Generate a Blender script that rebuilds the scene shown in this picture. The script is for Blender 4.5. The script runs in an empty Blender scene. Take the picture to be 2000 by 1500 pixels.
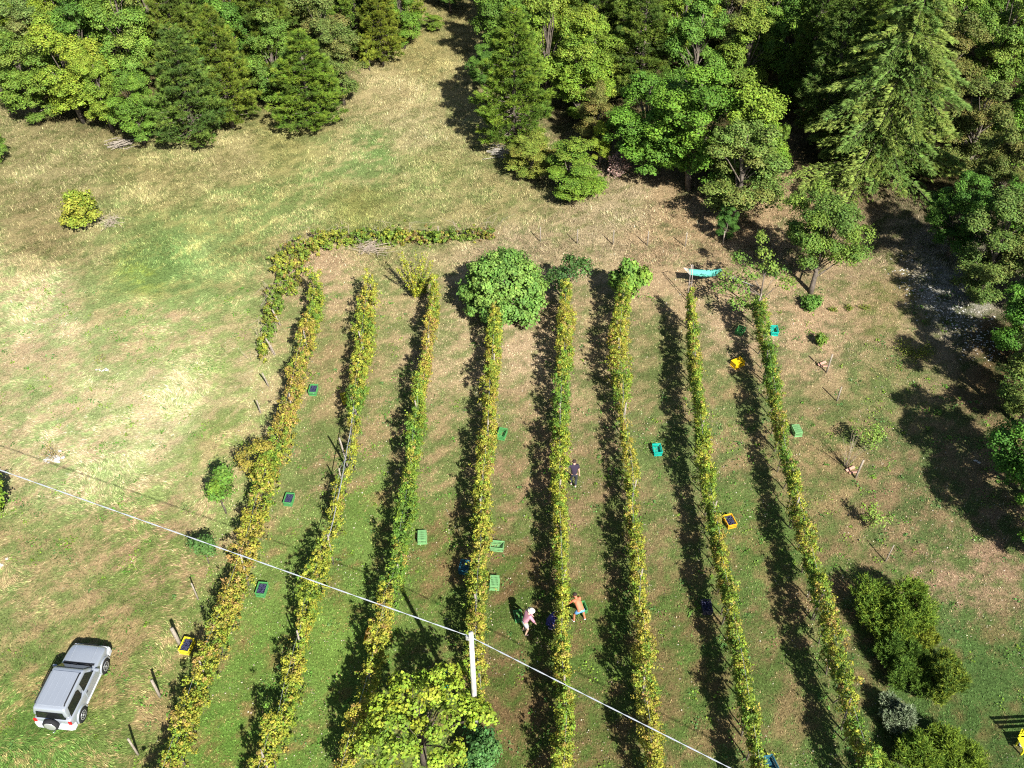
import bpy, bmesh, math, random
import numpy as np
from mathutils import Vector, Matrix

# ------------------------------------------------------------------ camera, sky, sun, exposure
S = bpy.context.scene
C = S.collection
FPX = 1900.0                       # focal length in pixels of a 2000 px wide picture
PITCH = math.atan(1764 / FPX)      # camera looks this far below the horizon
CAMH = 35.6
cam = bpy.data.cameras.new('camera'); cam.sensor_width = 36; cam.lens = FPX / 2000 * 36
cam.clip_start = 0.5; cam.clip_end = 1000
co = bpy.data.objects.new('camera', cam); C.objects.link(co)
co.location = (0, 0, CAMH); co.rotation_euler = (math.pi / 2 - PITCH, 0, 0)
S.camera = co
SUN_AZ = math.radians(-27.1)       # direction the shadows run, from +Y towards -X
SUN_EL = math.radians(40.8)
w = bpy.data.worlds.new('World'); S.world = w; w.use_nodes = True
nt = w.node_tree; nt.nodes.clear()
sky = nt.nodes.new('ShaderNodeTexSky'); sky.sky_type = 'NISHITA'; sky.sun_disc = False
sky.sun_elevation = SUN_EL; sky.sun_rotation = SUN_AZ + math.pi
bg = nt.nodes.new('ShaderNodeBackground'); bg.inputs[1].default_value = 0.05
wo = nt.nodes.new('ShaderNodeOutputWorld')
nt.links.new(sky.outputs[0], bg.inputs[0]); nt.links.new(bg.outputs[0], wo.inputs[0])
sl = bpy.data.lights.new('sun', 'SUN'); sl.energy = 5.0; sl.angle = math.radians(0.5); sl.color = (1, .97, .91)
so = bpy.data.objects.new('sun', sl); C.objects.link(so)
sd = Vector((math.sin(SUN_AZ) * math.cos(SUN_EL), math.cos(SUN_AZ) * math.cos(SUN_EL), -math.sin(SUN_EL)))
so.rotation_euler = sd.to_track_quat('-Z', 'Y').to_euler()
S.view_settings.view_transform = 'Standard'; S.view_settings.look = 'None'
S.view_settings.exposure = 1.0; S.view_settings.gamma = 1
S.cycles.use_denoising = False; S.cycles.filter_width = 1.15; S.cycles.max_bounces = 5; S.cycles.diffuse_bounces = 1; S.cycles.transparent_max_bounces = 4
S.cycles.transmission_bounces = 3; S.cycles.glossy_bounces = 2

cp, sp = math.cos(PITCH), math.sin(PITCH)
def P(u, v, z=0.0):                # where the line of sight of a photo pixel meets the height z
    x = (u - 1000) / FPX; y = (v - 750) / FPX
    t = (CAMH - z) / (sp + y * cp)
    return Vector((x * t, (cp - y * sp) * t, z))
def J(x, y, z=0.0):
    dz = z - CAMH
    zc = y * cp - dz * sp; yc = -y * sp - dz * cp
    return 1000 + FPX * x / zc, 750 + FPX * yc / zc
def pxm(v):                        # pixels of the 2000 px photo per metre at the ground of line v
    p = P(1000, v); return FPX / (p.y * cp + CAMH * sp)
def hgt(u, v, vt):                 # height of a thing standing at (u, v) whose top reaches line vt
    p = P(u, v); lo, hi = 0.0, 30.0
    for _ in range(40):
        m = (lo + hi) / 2
        if J(p.x, p.y, m)[1] > vt: lo = m
        else: hi = m
    return lo

# ------------------------------------------------------------------ noise
def vnoise(x, y, seed=0):
    xi = np.floor(x).astype(np.int64); yi = np.floor(y).astype(np.int64)
    xf = x - xi; yf = y - yi
    def hsh(a, b):
        n = (a * 374761393 + b * 668265263 + seed * 974634777) & 0x7fffffff
        n = ((n ^ (n >> 13)) * 1274126177) & 0x7fffffff
        return ((n ^ (n >> 16)) & 0xffff) / 65535.0
    u = xf * xf * (3 - 2 * xf); v = yf * yf * (3 - 2 * yf)
    return (hsh(xi, yi) * (1 - u) + hsh(xi + 1, yi) * u) * (1 - v) + (hsh(xi, yi + 1) * (1 - u) + hsh(xi + 1, yi + 1) * u) * v
def fbm(x, y, seed=0, o=4):
    a = 0.5; s = 0; t = 0
    for i in range(o):
        s = s + a * vnoise(x * 2 ** i + 17 * i, y * 2 ** i - 9 * i, seed + i); t += a; a *= .55
    return s / t
def s2l(c):
    c = np.asarray(c, float) / 255.0
    return np.where(c <= .04045, c / 12.92, ((c + .055) / 1.055) ** 2.4)

# ------------------------------------------------------------------ materials
def mat(name, col=(.5, .5, .5), rough=.8, metal=0.0, spec=.3, noise=None, attr=False, transl=0.0, bump=0.0, coat=0.0):
    m = bpy.data.materials.new(name); m.use_nodes = True
    n = m.node_tree; b = n.nodes['Principled BSDF']
    b.inputs['Roughness'].default_value = rough; b.inputs['Metallic'].default_value = metal
    b.inputs['Specular IOR Level'].default_value = spec; b.inputs['Coat Weight'].default_value = coat
    b.inputs['Base Color'].default_value = (*col, 1)
    out = None
    if attr:
        a = n.nodes.new('ShaderNodeAttribute'); a.attribute_name = 'col'
        oi = n.nodes.new('ShaderNodeObjectInfo')
        mx = n.nodes.new('ShaderNodeMix'); mx.data_type = 'RGBA'; mx.blend_type = 'MULTIPLY'; mx.inputs[0].default_value = 1
        n.links.new(a.outputs['Color'], mx.inputs[6]); n.links.new(oi.outputs['Color'], mx.inputs[7])
        n.links.new(mx.outputs[2], b.inputs['Base Color']); out = mx.outputs[2]
    elif noise:
        tc = n.nodes.new('ShaderNodeTexCoord'); nz = n.nodes.new('ShaderNodeTexNoise')
        nz.inputs['Scale'].default_value = noise[0]; nz.inputs['Detail'].default_value = 6
        n.links.new(tc.outputs['Object'], nz.inputs['Vector'])
        r = n.nodes.new('ShaderNodeValToRGB'); r.color_ramp.elements[0].position = .3; r.color_ramp.elements[1].position = .7
        r.color_ramp.elements[0].color = (*[c * (1 - noise[1]) for c in col], 1)
        r.color_ramp.elements[1].color = (*[min(1, c * (1 + noise[1])) for c in col], 1)
        n.links.new(nz.outputs[0], r.inputs[0]); n.links.new(r.outputs[0], b.inputs['Base Color'])
        if bump:
            bp = n.nodes.new('ShaderNodeBump'); bp.inputs['Strength'].default_value = bump; bp.inputs['Distance'].default_value = .02
            n.links.new(nz.outputs[0], bp.inputs['Height']); n.links.new(bp.outputs[0], b.inputs['Normal'])
    if transl:
        t = n.nodes.new('ShaderNodeBsdfTranslucent'); ms = n.nodes.new('ShaderNodeMixShader'); ms.inputs[0].default_value = transl
        if out: n.links.new(out, t.inputs[0])
        else: t.inputs[0].default_value = (*col, 1)
        n.links.new(b.outputs[0], ms.inputs[1]); n.links.new(t.outputs[0], ms.inputs[2])
        n.links.new(ms.outputs[0], n.nodes['Material Output'].inputs[0])
    return m
M_leaf = mat('leaf', attr=True, rough=.65, spec=.2, transl=.10)
M_needle = mat('needle', attr=True, rough=.8, spec=.08, transl=.1)
M_grass = mat('grass_blade', attr=True, rough=.8, spec=.1, transl=.2)
M_bark = mat('bark', (.14, .115, .09), .9, noise=(6, .45), bump=.6)
M_birch = mat('pale_bark', (.42, .38, .32), .9, noise=(9, .35), bump=.4)
M_dark = mat('dark_bark', (.10, .08, .06), .95, noise=(8, .4), bump=.5)
M_post = mat('weathered_wood', (.28, .24, .19), .9, noise=(14, .35), bump=.4)
M_dry = mat('dry_stick', (.42, .34, .27), .9, noise=(5, .3))
M_wire = mat('galvanised_wire', (.55, .55, .55), .5, .6, noise=(3, .1))
M_conc = mat('concrete', (.50, .48, .44), .85, noise=(5, .3), bump=.2)
M_stone = mat('limestone', (.50, .48, .44), .9, noise=(5, .25), bump=.5)
M_brick = mat('terracotta', (.50, .27, .20), .9, noise=(10, .2))

# ------------------------------------------------------------------ mesh helpers
def npmesh(name, V, F, k, cols=None, m=None, smooth=False):
    me = bpy.data.meshes.new(name); V = np.asarray(V, np.float32); F = np.asarray(F, np.int32).reshape(-1, k)
    me.vertices.add(len(V)); me.vertices.foreach_set('co', V.ravel())
    me.loops.add(F.size); me.loops.foreach_set('vertex_index', F.ravel())
    me.polygons.add(len(F)); me.polygons.foreach_set('loop_start', np.arange(0, F.size, k, dtype=np.int32))
    me.polygons.foreach_set('loop_total', np.full(len(F), k, np.int32))
    if smooth: me.polygons.foreach_set('use_smooth', np.ones(len(F), bool))
    me.update(calc_edges=True); me.validate()
    if cols is not None:
        a = me.color_attributes.new('col', 'FLOAT_COLOR', 'POINT')
        c = np.ones((len(V), 4), np.float32); c[:, :3] = cols; a.data.foreach_set('color', c.ravel())
    if m: me.materials.append(m)
    return me
def obj(name, me, parent=None, loc=None, rot=None, scale=None, color=None):
    o = bpy.data.objects.new(name, me); C.objects.link(o)
    if parent: o.parent = parent
    if loc is not None: o.location = loc
    if rot is not None: o.rotation_euler = rot
    if scale is not None: o.scale = scale
    if color is not None: o.color = (*color, 1)
    return o
def tag(o, label=None, cat=None, group=None, kind=None):
    if label: o['label'] = label
    if cat: o['category'] = cat
    if group: o['group'] = group
    if kind: o['kind'] = kind
    return o
def thing(name, loc, rz, label, cat, group=None):
    o = bpy.data.objects.new(name, None); C.objects.link(o); o.empty_display_size = .3
    o.location = loc; o.rotation_euler = (0, 0, rz); return tag(o, label, cat, group)
def unit(a): return a / np.maximum(np.linalg.norm(a, axis=1, keepdims=True), 1e-9)
def leaves(R, Cn, N, L, aspect=.85, fold=.12):
    n = len(Cn); N = unit(N)
    T = unit(np.cross(N, unit(R.normal(size=(n, 3))))); B = np.cross(N, T)
    L = np.broadcast_to(np.asarray(L, float).reshape(-1, 1), (n, 1)); W = L * aspect
    V = np.stack([Cn - T * L * .5, Cn + B * W * .5 + N * L * fold - T * L * .08, Cn + T * L * .5, Cn - B * W * .5 + N * L * fold - T * L * .08], 1).reshape(-1, 3)
    return V, np.arange(4 * n).reshape(-1, 4)
def leafmesh(name, R, Cn, N, L, col, aspect=.85, m=None):
    V, F = leaves(R, Cn, N, L, aspect)
    return npmesh(name, V, F, 4, np.repeat(col, 4, 0), m or M_leaf)
def jit(R, col, n, v=.22, h=.10):
    c = np.broadcast_to(np.asarray(col, float), (n, 3)) * np.exp(R.normal(0, v, (n, 1)))
    return np.clip(c * (1 + R.normal(0, h, (n, 3))), 0, .9)
class MB:                                        # a mesh being collected: tubes, boxes, lathes, blobs
    def __init__(s): s.v = []; s.f = []
    def add(s, vs, fs):
        b = len(s.v); s.v += [tuple(x) for x in vs]; s.f += [tuple(i + b for i in f) for f in fs]; return s
    def tube(s, pts, rad, n=6, caps=True):
        pts = [Vector(p) for p in pts]; rad = [rad] * len(pts) if isinstance(rad, (int, float)) else rad
        vs = []; fs = []; ref = Vector((.31, .17, .93)).normalized()
        for i, p in enumerate(pts):
            d = (pts[min(i + 1, len(pts) - 1)] - pts[max(i - 1, 0)]).normalized()
            a = d.cross(ref)
            if a.length < .1: a = d.cross(Vector((1, 0, 0)))
            a.normalize(); b = d.cross(a)
            for k in range(n):
                t = 2 * math.pi * k / n; vs.append(p + (a * math.cos(t) + b * math.sin(t)) * rad[i])
        for i in range(len(pts) - 1):
            for k in range(n):
                k2 = (k + 1) % n; fs.append((i * n + k, i * n + k2, (i + 1) * n + k2, (i + 1) * n + k))
        if caps: fs.append(tuple(range(n - 1, -1, -1))); fs.append(tuple((len(pts) - 1) * n + k for k in range(n)))
        return s.add(vs, fs)
    def box(s, c, d, rot=None):
        x, y, z = [q / 2 for q in d]; vs = [Vector((i * x, j * y, k * z)) for k in (-1, 1) for j in (-1, 1) for i in (-1, 1)]
        if rot is not None: vs = [rot @ q for q in vs]
        vs = [q + Vector(c) for q in vs]
        return s.add(vs, [(0, 2, 3, 1), (4, 5, 7, 6), (0, 1, 5, 4), (2, 6, 7, 3), (0, 4, 6, 2), (1, 3, 7, 5)])
    def lathe(s, prof, c, axis='x', n=20):          # prof: (offset along the axis, radius)
        vs = []; fs = []
        for a, r in prof:
            for k in range(n):
                t = 2 * math.pi * k / n; q = (a, r * math.cos(t), r * math.sin(t))
                if axis == 'y': q = (q[1], q[0], q[2])
                if axis == 'z': q = (q[1], q[2], q[0])
                vs.append(Vector(q) + Vector(c))
        for i in range(len(prof) - 1):
            for k in range(n): k2 = (k + 1) % n; fs.append((i * n + k, i * n + k2, (i + 1) * n + k2, (i + 1) * n + k))
        fs.append(tuple(range(n))); fs.append(tuple((len(prof) - 1) * n + k for k in reversed(range(n))))
        return s.add(vs, fs)
    def blob(s, c, r, seed=0, rough=.15, sub=1):
        bm = bmesh.new(); bmesh.ops.create_icosphere(bm, subdivisions=sub, radius=1); rn = random.Random(seed)
        r = (r, r, r) if isinstance(r, (int, float)) else r
        vs = []
        for q in bm.verts:
            k = 1 + rn.uniform(-rough, rough); vs.append((c[0] + q.co.x * r[0] * k, c[1] + q.co.y * r[1] * k, c[2] + q.co.z * r[2] * k))
        fs = [tuple(q.index for q in f.verts) for f in bm.faces]; bm.free(); return s.add(vs, fs)
    def mesh(s, name, m, smooth=False, bevel=0):
        me = bpy.data.meshes.new(name); me.from_pydata([tuple(q) for q in s.v], [], s.f)
        bm = bmesh.new(); bm.from_mesh(me)
        if bevel:
            bmesh.ops.bevel(bm, geom=[e for e in bm.edges if len(e.link_faces) == 2 and e.calc_face_angle(0) > .6], offset=bevel, segments=2, affect='EDGES')
        bmesh.ops.recalc_face_normals(bm, faces=bm.faces); bm.to_mesh(me); bm.free()
        if smooth:
            for p in me.polygons: p.use_smooth = True
        me.materials.append(m); return me
    def build(s, name, m, parent=None, smooth=False, bevel=0, **k): return obj(name, s.mesh(name, m, smooth, bevel), parent, **k)

# ------------------------------------------------------------------ ground
ANCH = [  # photo place, dry colour, green colour, share of green, weight
 (100,330,(165,155,115),(125,130,70),.35,1),(100,450,(160,146,108),(125,125,70),.3,1),(300,370,(168,158,112),(128,130,70),.35,1),
 (450,330,(172,162,118),(135,135,75),.3,1),(560,290,(165,160,105),(130,135,70),.4,1),(760,180,(188,174,132),(155,150,95),.22,1.5),
 (800,100,(165,155,105),(135,135,75),.4,1),(800,260,(178,168,128),(140,145,85),.35,1),(850,340,(165,160,110),(125,140,70),.5,1),
 (700,400,(150,150,90),(125,135,60),.5,1),(950,390,(165,155,110),(125,135,70),.4,1),(1200,430,(188,166,134),(140,140,85),.22,1),
 (1350,440,(190,160,126),(130,130,80),.12,1),(1480,390,(185,155,122),(120,125,70),.1,1),(200,490,(180,170,125),(140,155,85),.45,1),
 (330,500,(160,168,105),(112,152,72),.85,1.4),(270,535,(150,170,80),(115,150,68),.8,.8),(400,480,(165,165,105),(135,160,85),.7,1),
 (520,420,(170,165,110),(125,150,75),.6,1),(620,360,(175,170,120),(125,155,75),.6,.7),(700,320,(180,172,125),(125,155,80),.6,.5),(745,297,(180,172,125),(115,160,75),.8,.25),
 (100,620,(202,180,148),(165,185,115),.5,1),(300,620,(202,177,143),(155,180,100),.55,1),(300,800,(214,198,160),(178,193,122),.45,2),  # brightest anchor paints the glare opposite the sun into the meadow colours
 (150,850,(205,185,150),(155,180,105),.5,1),(450,720,(190,175,135),(150,170,90),.5,1),(430,870,(185,170,125),(140,165,75),.55,1),
 (80,1100,(180,160,120),(130,150,75),.55,1),(300,1100,(178,152,118),(120,145,60),.6,1),(100,1450,(165,150,100),(95,140,45),.75,1),
 (300,1250,(170,150,110),(120,140,60),.6,1),(250,1400,(168,147,107),(115,140,55),.6,1),(640,700,(165,145,110),(130,140,75),.4,1),
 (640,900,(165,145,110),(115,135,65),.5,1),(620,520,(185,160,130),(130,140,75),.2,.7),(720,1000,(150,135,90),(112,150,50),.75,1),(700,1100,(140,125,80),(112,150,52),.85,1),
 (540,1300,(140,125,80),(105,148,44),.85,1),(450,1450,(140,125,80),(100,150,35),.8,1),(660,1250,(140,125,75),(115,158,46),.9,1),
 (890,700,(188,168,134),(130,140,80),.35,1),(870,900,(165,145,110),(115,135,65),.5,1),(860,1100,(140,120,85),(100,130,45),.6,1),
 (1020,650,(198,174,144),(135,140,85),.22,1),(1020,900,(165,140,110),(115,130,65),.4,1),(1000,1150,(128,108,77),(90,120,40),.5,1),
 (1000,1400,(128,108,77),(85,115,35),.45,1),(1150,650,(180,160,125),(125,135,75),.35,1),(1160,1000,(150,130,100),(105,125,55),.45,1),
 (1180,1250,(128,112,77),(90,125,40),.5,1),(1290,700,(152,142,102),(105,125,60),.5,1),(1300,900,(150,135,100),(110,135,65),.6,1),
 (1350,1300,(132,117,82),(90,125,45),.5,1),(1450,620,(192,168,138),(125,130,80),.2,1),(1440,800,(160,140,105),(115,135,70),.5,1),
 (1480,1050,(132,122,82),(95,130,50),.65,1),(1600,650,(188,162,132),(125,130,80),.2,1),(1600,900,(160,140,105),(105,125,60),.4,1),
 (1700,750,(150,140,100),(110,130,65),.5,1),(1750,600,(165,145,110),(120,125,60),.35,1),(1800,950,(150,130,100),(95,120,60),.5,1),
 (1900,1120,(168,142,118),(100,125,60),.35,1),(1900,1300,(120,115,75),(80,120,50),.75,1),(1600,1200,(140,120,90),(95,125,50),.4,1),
 (1850,1450,(115,110,70),(75,115,45),.75,1),(1850,580,(172,165,155),(100,110,70),.2,.8),(1000,520,(188,163,133),(140,140,90),.2,1),(1300,520,(190,160,128),(140,140,90),.12,1),
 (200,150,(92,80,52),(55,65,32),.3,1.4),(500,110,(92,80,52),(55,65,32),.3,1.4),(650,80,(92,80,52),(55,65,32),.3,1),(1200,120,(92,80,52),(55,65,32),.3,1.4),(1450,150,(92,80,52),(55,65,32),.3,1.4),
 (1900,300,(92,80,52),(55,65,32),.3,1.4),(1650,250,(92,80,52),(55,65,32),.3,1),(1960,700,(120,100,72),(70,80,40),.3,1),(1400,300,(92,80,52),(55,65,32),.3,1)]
GK = 1.10                                        # photo brightness of sunlit ground over its reflectance
AU = np.array([(a[0], a[1]) for a in ANCH], float); AD = np.array([s2l(a[2]) for a in ANCH]) / GK * [1.0, 1.0, .96]
AD[[i for i, a in enumerate(ANCH) if a[0] > 950 and a[1] < 600]] *= [.93, 1.0, 1.02]; AG = np.array([s2l(a[3]) for a in ANCH]) / GK; AG = AG * .66 + AG.mean(1, keepdims=True) * np.array([[1.15, 1.15, .7]]) * .34; AB = np.array([a[4] + (.08 if 560 < a[1] and a[0] > 520 else 0) for a in ANCH]); AW = np.array([a[5] for a in ANCH])
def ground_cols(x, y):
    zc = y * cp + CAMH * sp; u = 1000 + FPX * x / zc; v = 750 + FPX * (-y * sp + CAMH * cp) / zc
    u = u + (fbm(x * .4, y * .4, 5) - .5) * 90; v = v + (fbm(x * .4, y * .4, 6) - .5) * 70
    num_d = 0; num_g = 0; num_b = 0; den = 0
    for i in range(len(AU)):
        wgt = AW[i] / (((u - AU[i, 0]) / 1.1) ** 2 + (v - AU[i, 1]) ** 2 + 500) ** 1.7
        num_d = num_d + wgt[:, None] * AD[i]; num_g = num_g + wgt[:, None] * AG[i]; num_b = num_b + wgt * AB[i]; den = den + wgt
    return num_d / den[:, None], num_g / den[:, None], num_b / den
TRK = [(P(u_, v_).x, P(u_, v_).y) for u_, v_ in ((300, 545), (380, 500), (450, 458), (560, 402), (650, 345), (750, 292), (790, 245), (830, 190), (865, 130))]
def ground_mix(x, y, fine=0.0):
    D, G, b = ground_cols(x, y)
    # patches lie stretched along the way the meadow was mown
    xr = x * .8 + y * .6; yr = -x * .6 + y * .8
    n = fbm(xr * .9, yr * 1.6, 11, 5) * .6 + fbm(x * 3.2, y * 3.2, 12, 3) * .4
    n = (n - .5) * 2.8 + .5 + fine
    # an old wheel track climbs through the upper field
    dt = np.full(len(x), 9.0); sg = np.zeros(len(x))
    for i in range(len(TRK) - 1):
        ax, ay = TRK[i]; bx, by = TRK[i + 1]; L2 = (bx - ax) ** 2 + (by - ay) ** 2; t = np.clip(((x - ax) * (bx - ax) + (y - ay) * (by - ay)) / L2, 0, 1)
        dt = np.minimum(dt, np.hypot(x - ax - t * (bx - ax), y - ay - t * (by - ay)))
    wob = dt + (fbm(x * .8, y * .8, 91, 2) - .5) * .7; rut = np.exp(-((wob - .85) / .30) ** 2); mid_ = np.exp(-(wob / .45) ** 2)
    rut = rut * (.25 + .75 * (fbm(x * .7, y * .7, 93, 2) > .5)) * .5; n = n - rut * .6 + mid_ * .25
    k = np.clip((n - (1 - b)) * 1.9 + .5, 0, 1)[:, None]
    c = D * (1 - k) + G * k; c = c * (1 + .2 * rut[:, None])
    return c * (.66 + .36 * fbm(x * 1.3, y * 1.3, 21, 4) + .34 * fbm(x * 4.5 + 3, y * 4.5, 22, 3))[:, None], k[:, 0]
st = .22
gx = np.arange(-62, 62 + st, st); gy = np.arange(6, 100, st)
X, Y = np.meshgrid(gx, gy); nx, ny = len(gx), len(gy)
Z = (fbm(X.ravel() * .9, Y.ravel() * .9, 3, 4) - .5) * .12
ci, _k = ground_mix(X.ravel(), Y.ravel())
# the sheet goes on to the horizon beyond the fine grid
ring = [(-900, -300), (900, -300), (900, 1500), (-900, 1500)]
idx = np.arange(nx * ny).reshape(ny, nx)
F = np.stack([idx[:-1, :-1], idx[:-1, 1:], idx[1:, 1:], idx[1:, :-1]], -1).reshape(-1, 4)
V = np.stack([X.ravel(), Y.ravel(), Z], 1)
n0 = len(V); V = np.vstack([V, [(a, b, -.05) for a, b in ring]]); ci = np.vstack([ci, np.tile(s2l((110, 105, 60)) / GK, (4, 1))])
c00, c10, c11, c01 = idx[0, 0], idx[0, -1], idx[-1, -1], idx[-1, 0]
F = np.vstack([F, [(n0, n0 + 1, c10, c00), (n0 + 1, n0 + 2, c11, c10), (n0 + 2, n0 + 3, c01, c11), (n0 + 3, n0, c00, c01)]])
M_ground = mat('soil_and_turf', attr=True, rough=.95, spec=.05)
n = M_ground.node_tree; b = n.nodes['Principled BSDF']
tc = n.nodes.new('ShaderNodeTexCoord'); nz = n.nodes.new('ShaderNodeTexNoise'); nz.inputs['Scale'].default_value = 9; nz.inputs['Detail'].default_value = 8; nz.inputs['Roughness'].default_value = .75
n.links.new(tc.outputs['Object'], nz.inputs['Vector'])
rp = n.nodes.new('ShaderNodeValToRGB'); rp.color_ramp.elements[0].position = .32; rp.color_ramp.elements[1].position = .7
rp.color_ramp.elements[0].color = (.38, .37, .33, 1); rp.color_ramp.elements[1].color = (1.15, 1.12, 1.08, 1)
mx = n.nodes.new('ShaderNodeMix'); mx.data_type = 'RGBA'; mx.blend_type = 'MULTIPLY'; mx.inputs[0].default_value = 1
src = b.inputs['Base Color'].links[0].from_socket
n.links.new(nz.outputs[0], rp.inputs[0]); n.links.new(src, mx.inputs[6]); n.links.new(rp.outputs[0], mx.inputs[7]); n.links.new(mx.outputs[2], b.inputs['Base Color'])
bp = n.nodes.new('ShaderNodeBump'); bp.inputs['Strength'].default_value = .8; bp.inputs['Distance'].default_value = .06
n.links.new(nz.outputs[0], bp.inputs['Height']); n.links.new(bp.outputs[0], b.inputs['Normal'])
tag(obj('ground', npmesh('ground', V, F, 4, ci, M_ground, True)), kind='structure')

# grass: short strokes of real blades, longer and lodged in the left meadow, upright in the upper field
R = np.random.default_rng(7)
def inview(x, y, mrg=60):
    zc = y * cp + CAMH * sp; u = 1000 + FPX * x / zc; v = 750 + FPX * (-y * sp + CAMH * cp) / zc
    return (u > -mrg) & (u < 2000 + mrg) & (v > -40) & (v < 1500 + mrg), u, v
def grass(name, dens, y0, y1, Ls, W, el, lab, seed, zone=None, coh=1.0, bright=1.0, thin=0.0):
    R = np.random.default_rng(seed); n = int(dens * (y1 - y0) * 110)
    x = R.uniform(-55, 55, n); y = R.uniform(y0, y1, n); ok, u, v = inview(x, y)
    if zone is not None: ok &= zone(u, v, x, y, R)
    x = x[ok]; y = y[ok]; n = len(x)
    col, k = ground_mix(x, y, R.normal(0, .25, n) + (fbm(x * 6.5, y * 6.5, 71, 2) - .5) * 2.2)
    az = fbm(x * .35, y * .35, 31, 3) * 9.0 + R.normal(0, .35 + (1 - coh) * 2, n)
    e = np.radians(R.uniform(el[0], el[1], n)); L = R.uniform(Ls[0], Ls[1], n)
    d = np.stack([np.cos(az) * np.cos(e), np.sin(az) * np.cos(e), np.sin(e)], 1); s = np.stack([-np.sin(az), np.cos(az), R.normal(0, .3, n)], 1)
    B = np.stack([x, y, (fbm(x * .9, y * .9, 3, 4) - .5) * .12 - .005], 1)
    wv = (W * R.uniform(.6, 1.3, n))[:, None]; Lc = L[:, None]
    V = np.stack([B - s * wv * .5, B + s * wv * .5, B + d * Lc], 1).reshape(-1, 3)
    c = col * bright * np.exp(R.normal(0, .3, (n, 1))) * (.55 + .45 * fbm(x * 2.6, y * 2.6, 61, 3) + .55 * fbm(x * 8, y * 8, 63, 2))[:, None]
    return tag(obj(name, npmesh(name, V, np.arange(3 * n).reshape(-1, 3), 3, np.repeat(np.clip(c, 0, .8), 3, 0), M_grass)), lab, 'grass', kind='stuff')
vine_zone = lambda u, v, x, y, R: (v > 500) & (u > 540 - (v - 560) * .27)
meadow = lambda u, v, x, y, R: ~vine_zone(u, v, x, y, R) & (v > 470)
upper = lambda u, v, x, y, R: (v <= 520) & ((fbm(x * .5, y * .5, 77, 3) > .38) | (R.random(len(u)) < .35))
grass('turf', 300, 13, 52, (.05, .12), .032, (15, 70), 'short worn grass and weeds between the vine rows', 1, vine_zone, .3, 1.12)
grass('meadow_grass', 300, 13, 55, (.09, .26), .028, (4, 35), 'pale lodged meadow grass left of the vine rows', 2, meadow, 1.0, 1.12)
grass('tall_grass', 240, 48, 98, (.10, .26), .036, (20, 70), 'dry olive grass in the clearing below the woods', 3, upper, .6, 1.12)

# weeds and fallen leaves
R = np.random.default_rng(5)
def scatter_leaves(name, n, y0, y1, zone, size, cols, lab, cat, clump=0, up=1.0):
    x = R.uniform(-30, 30, n); y = R.uniform(y0, y1, n); ok, u, v = inview(x, y, 20); ok &= zone(u, v, x, y, R); x = x[ok]; y = y[ok]; n = len(x)
    if clump:
        x = np.repeat(x, clump); y = np.repeat(y, clump); r = np.repeat(R.uniform(.05, .22, n), clump); n = len(x)
        x = x + R.normal(0, 1, n) * r; y = y + R.normal(0, 1, n) * r
    Cn = np.stack([x, y, R.uniform(.01, .07, n)], 1); N = R.normal(size=(n, 3)); N[:, 2] = np.abs(N[:, 2]) + up
    cs = np.array(cols)[R.integers(0, len(cols), n)]
    if clump: cs = np.repeat(np.array(cols)[R.integers(0, len(cols), n // clump)], clump, 0)
    tag(obj(name, leafmesh(name, R, Cn, N, R.uniform(size[0], size[1], n), jit(R, cs, n, .2, .05))), lab, cat, kind='stuff')
scatter_leaves('fallen_leaves', 30000, 13, 48, lambda u, v, x, y, R: vine_zone(u, v, x, y, R) & (fbm(x * .3, y * .25, 41, 2) + (fbm(x * 2, y * 2, 42, 2) - .5) * .8 > .52), (.03, .075), [(.42, .36, .26), (.5, .44, .34), (.30, .21, .12), (.38, .33, .14)], 'pale fallen vine leaves littering the ground between the rows', 'leaves')
scatter_leaves('weeds', 1900, 13, 50, lambda u, v, x, y, R: (v > 560) & (fbm(x * .25, y * .25, 51, 2) > .46), (.05, .12), [(.10, .22, .03), (.16, .26, .03), (.08, .17, .04)], 'low bright green weeds in clumps on the open ground', 'weeds', 14)

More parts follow.
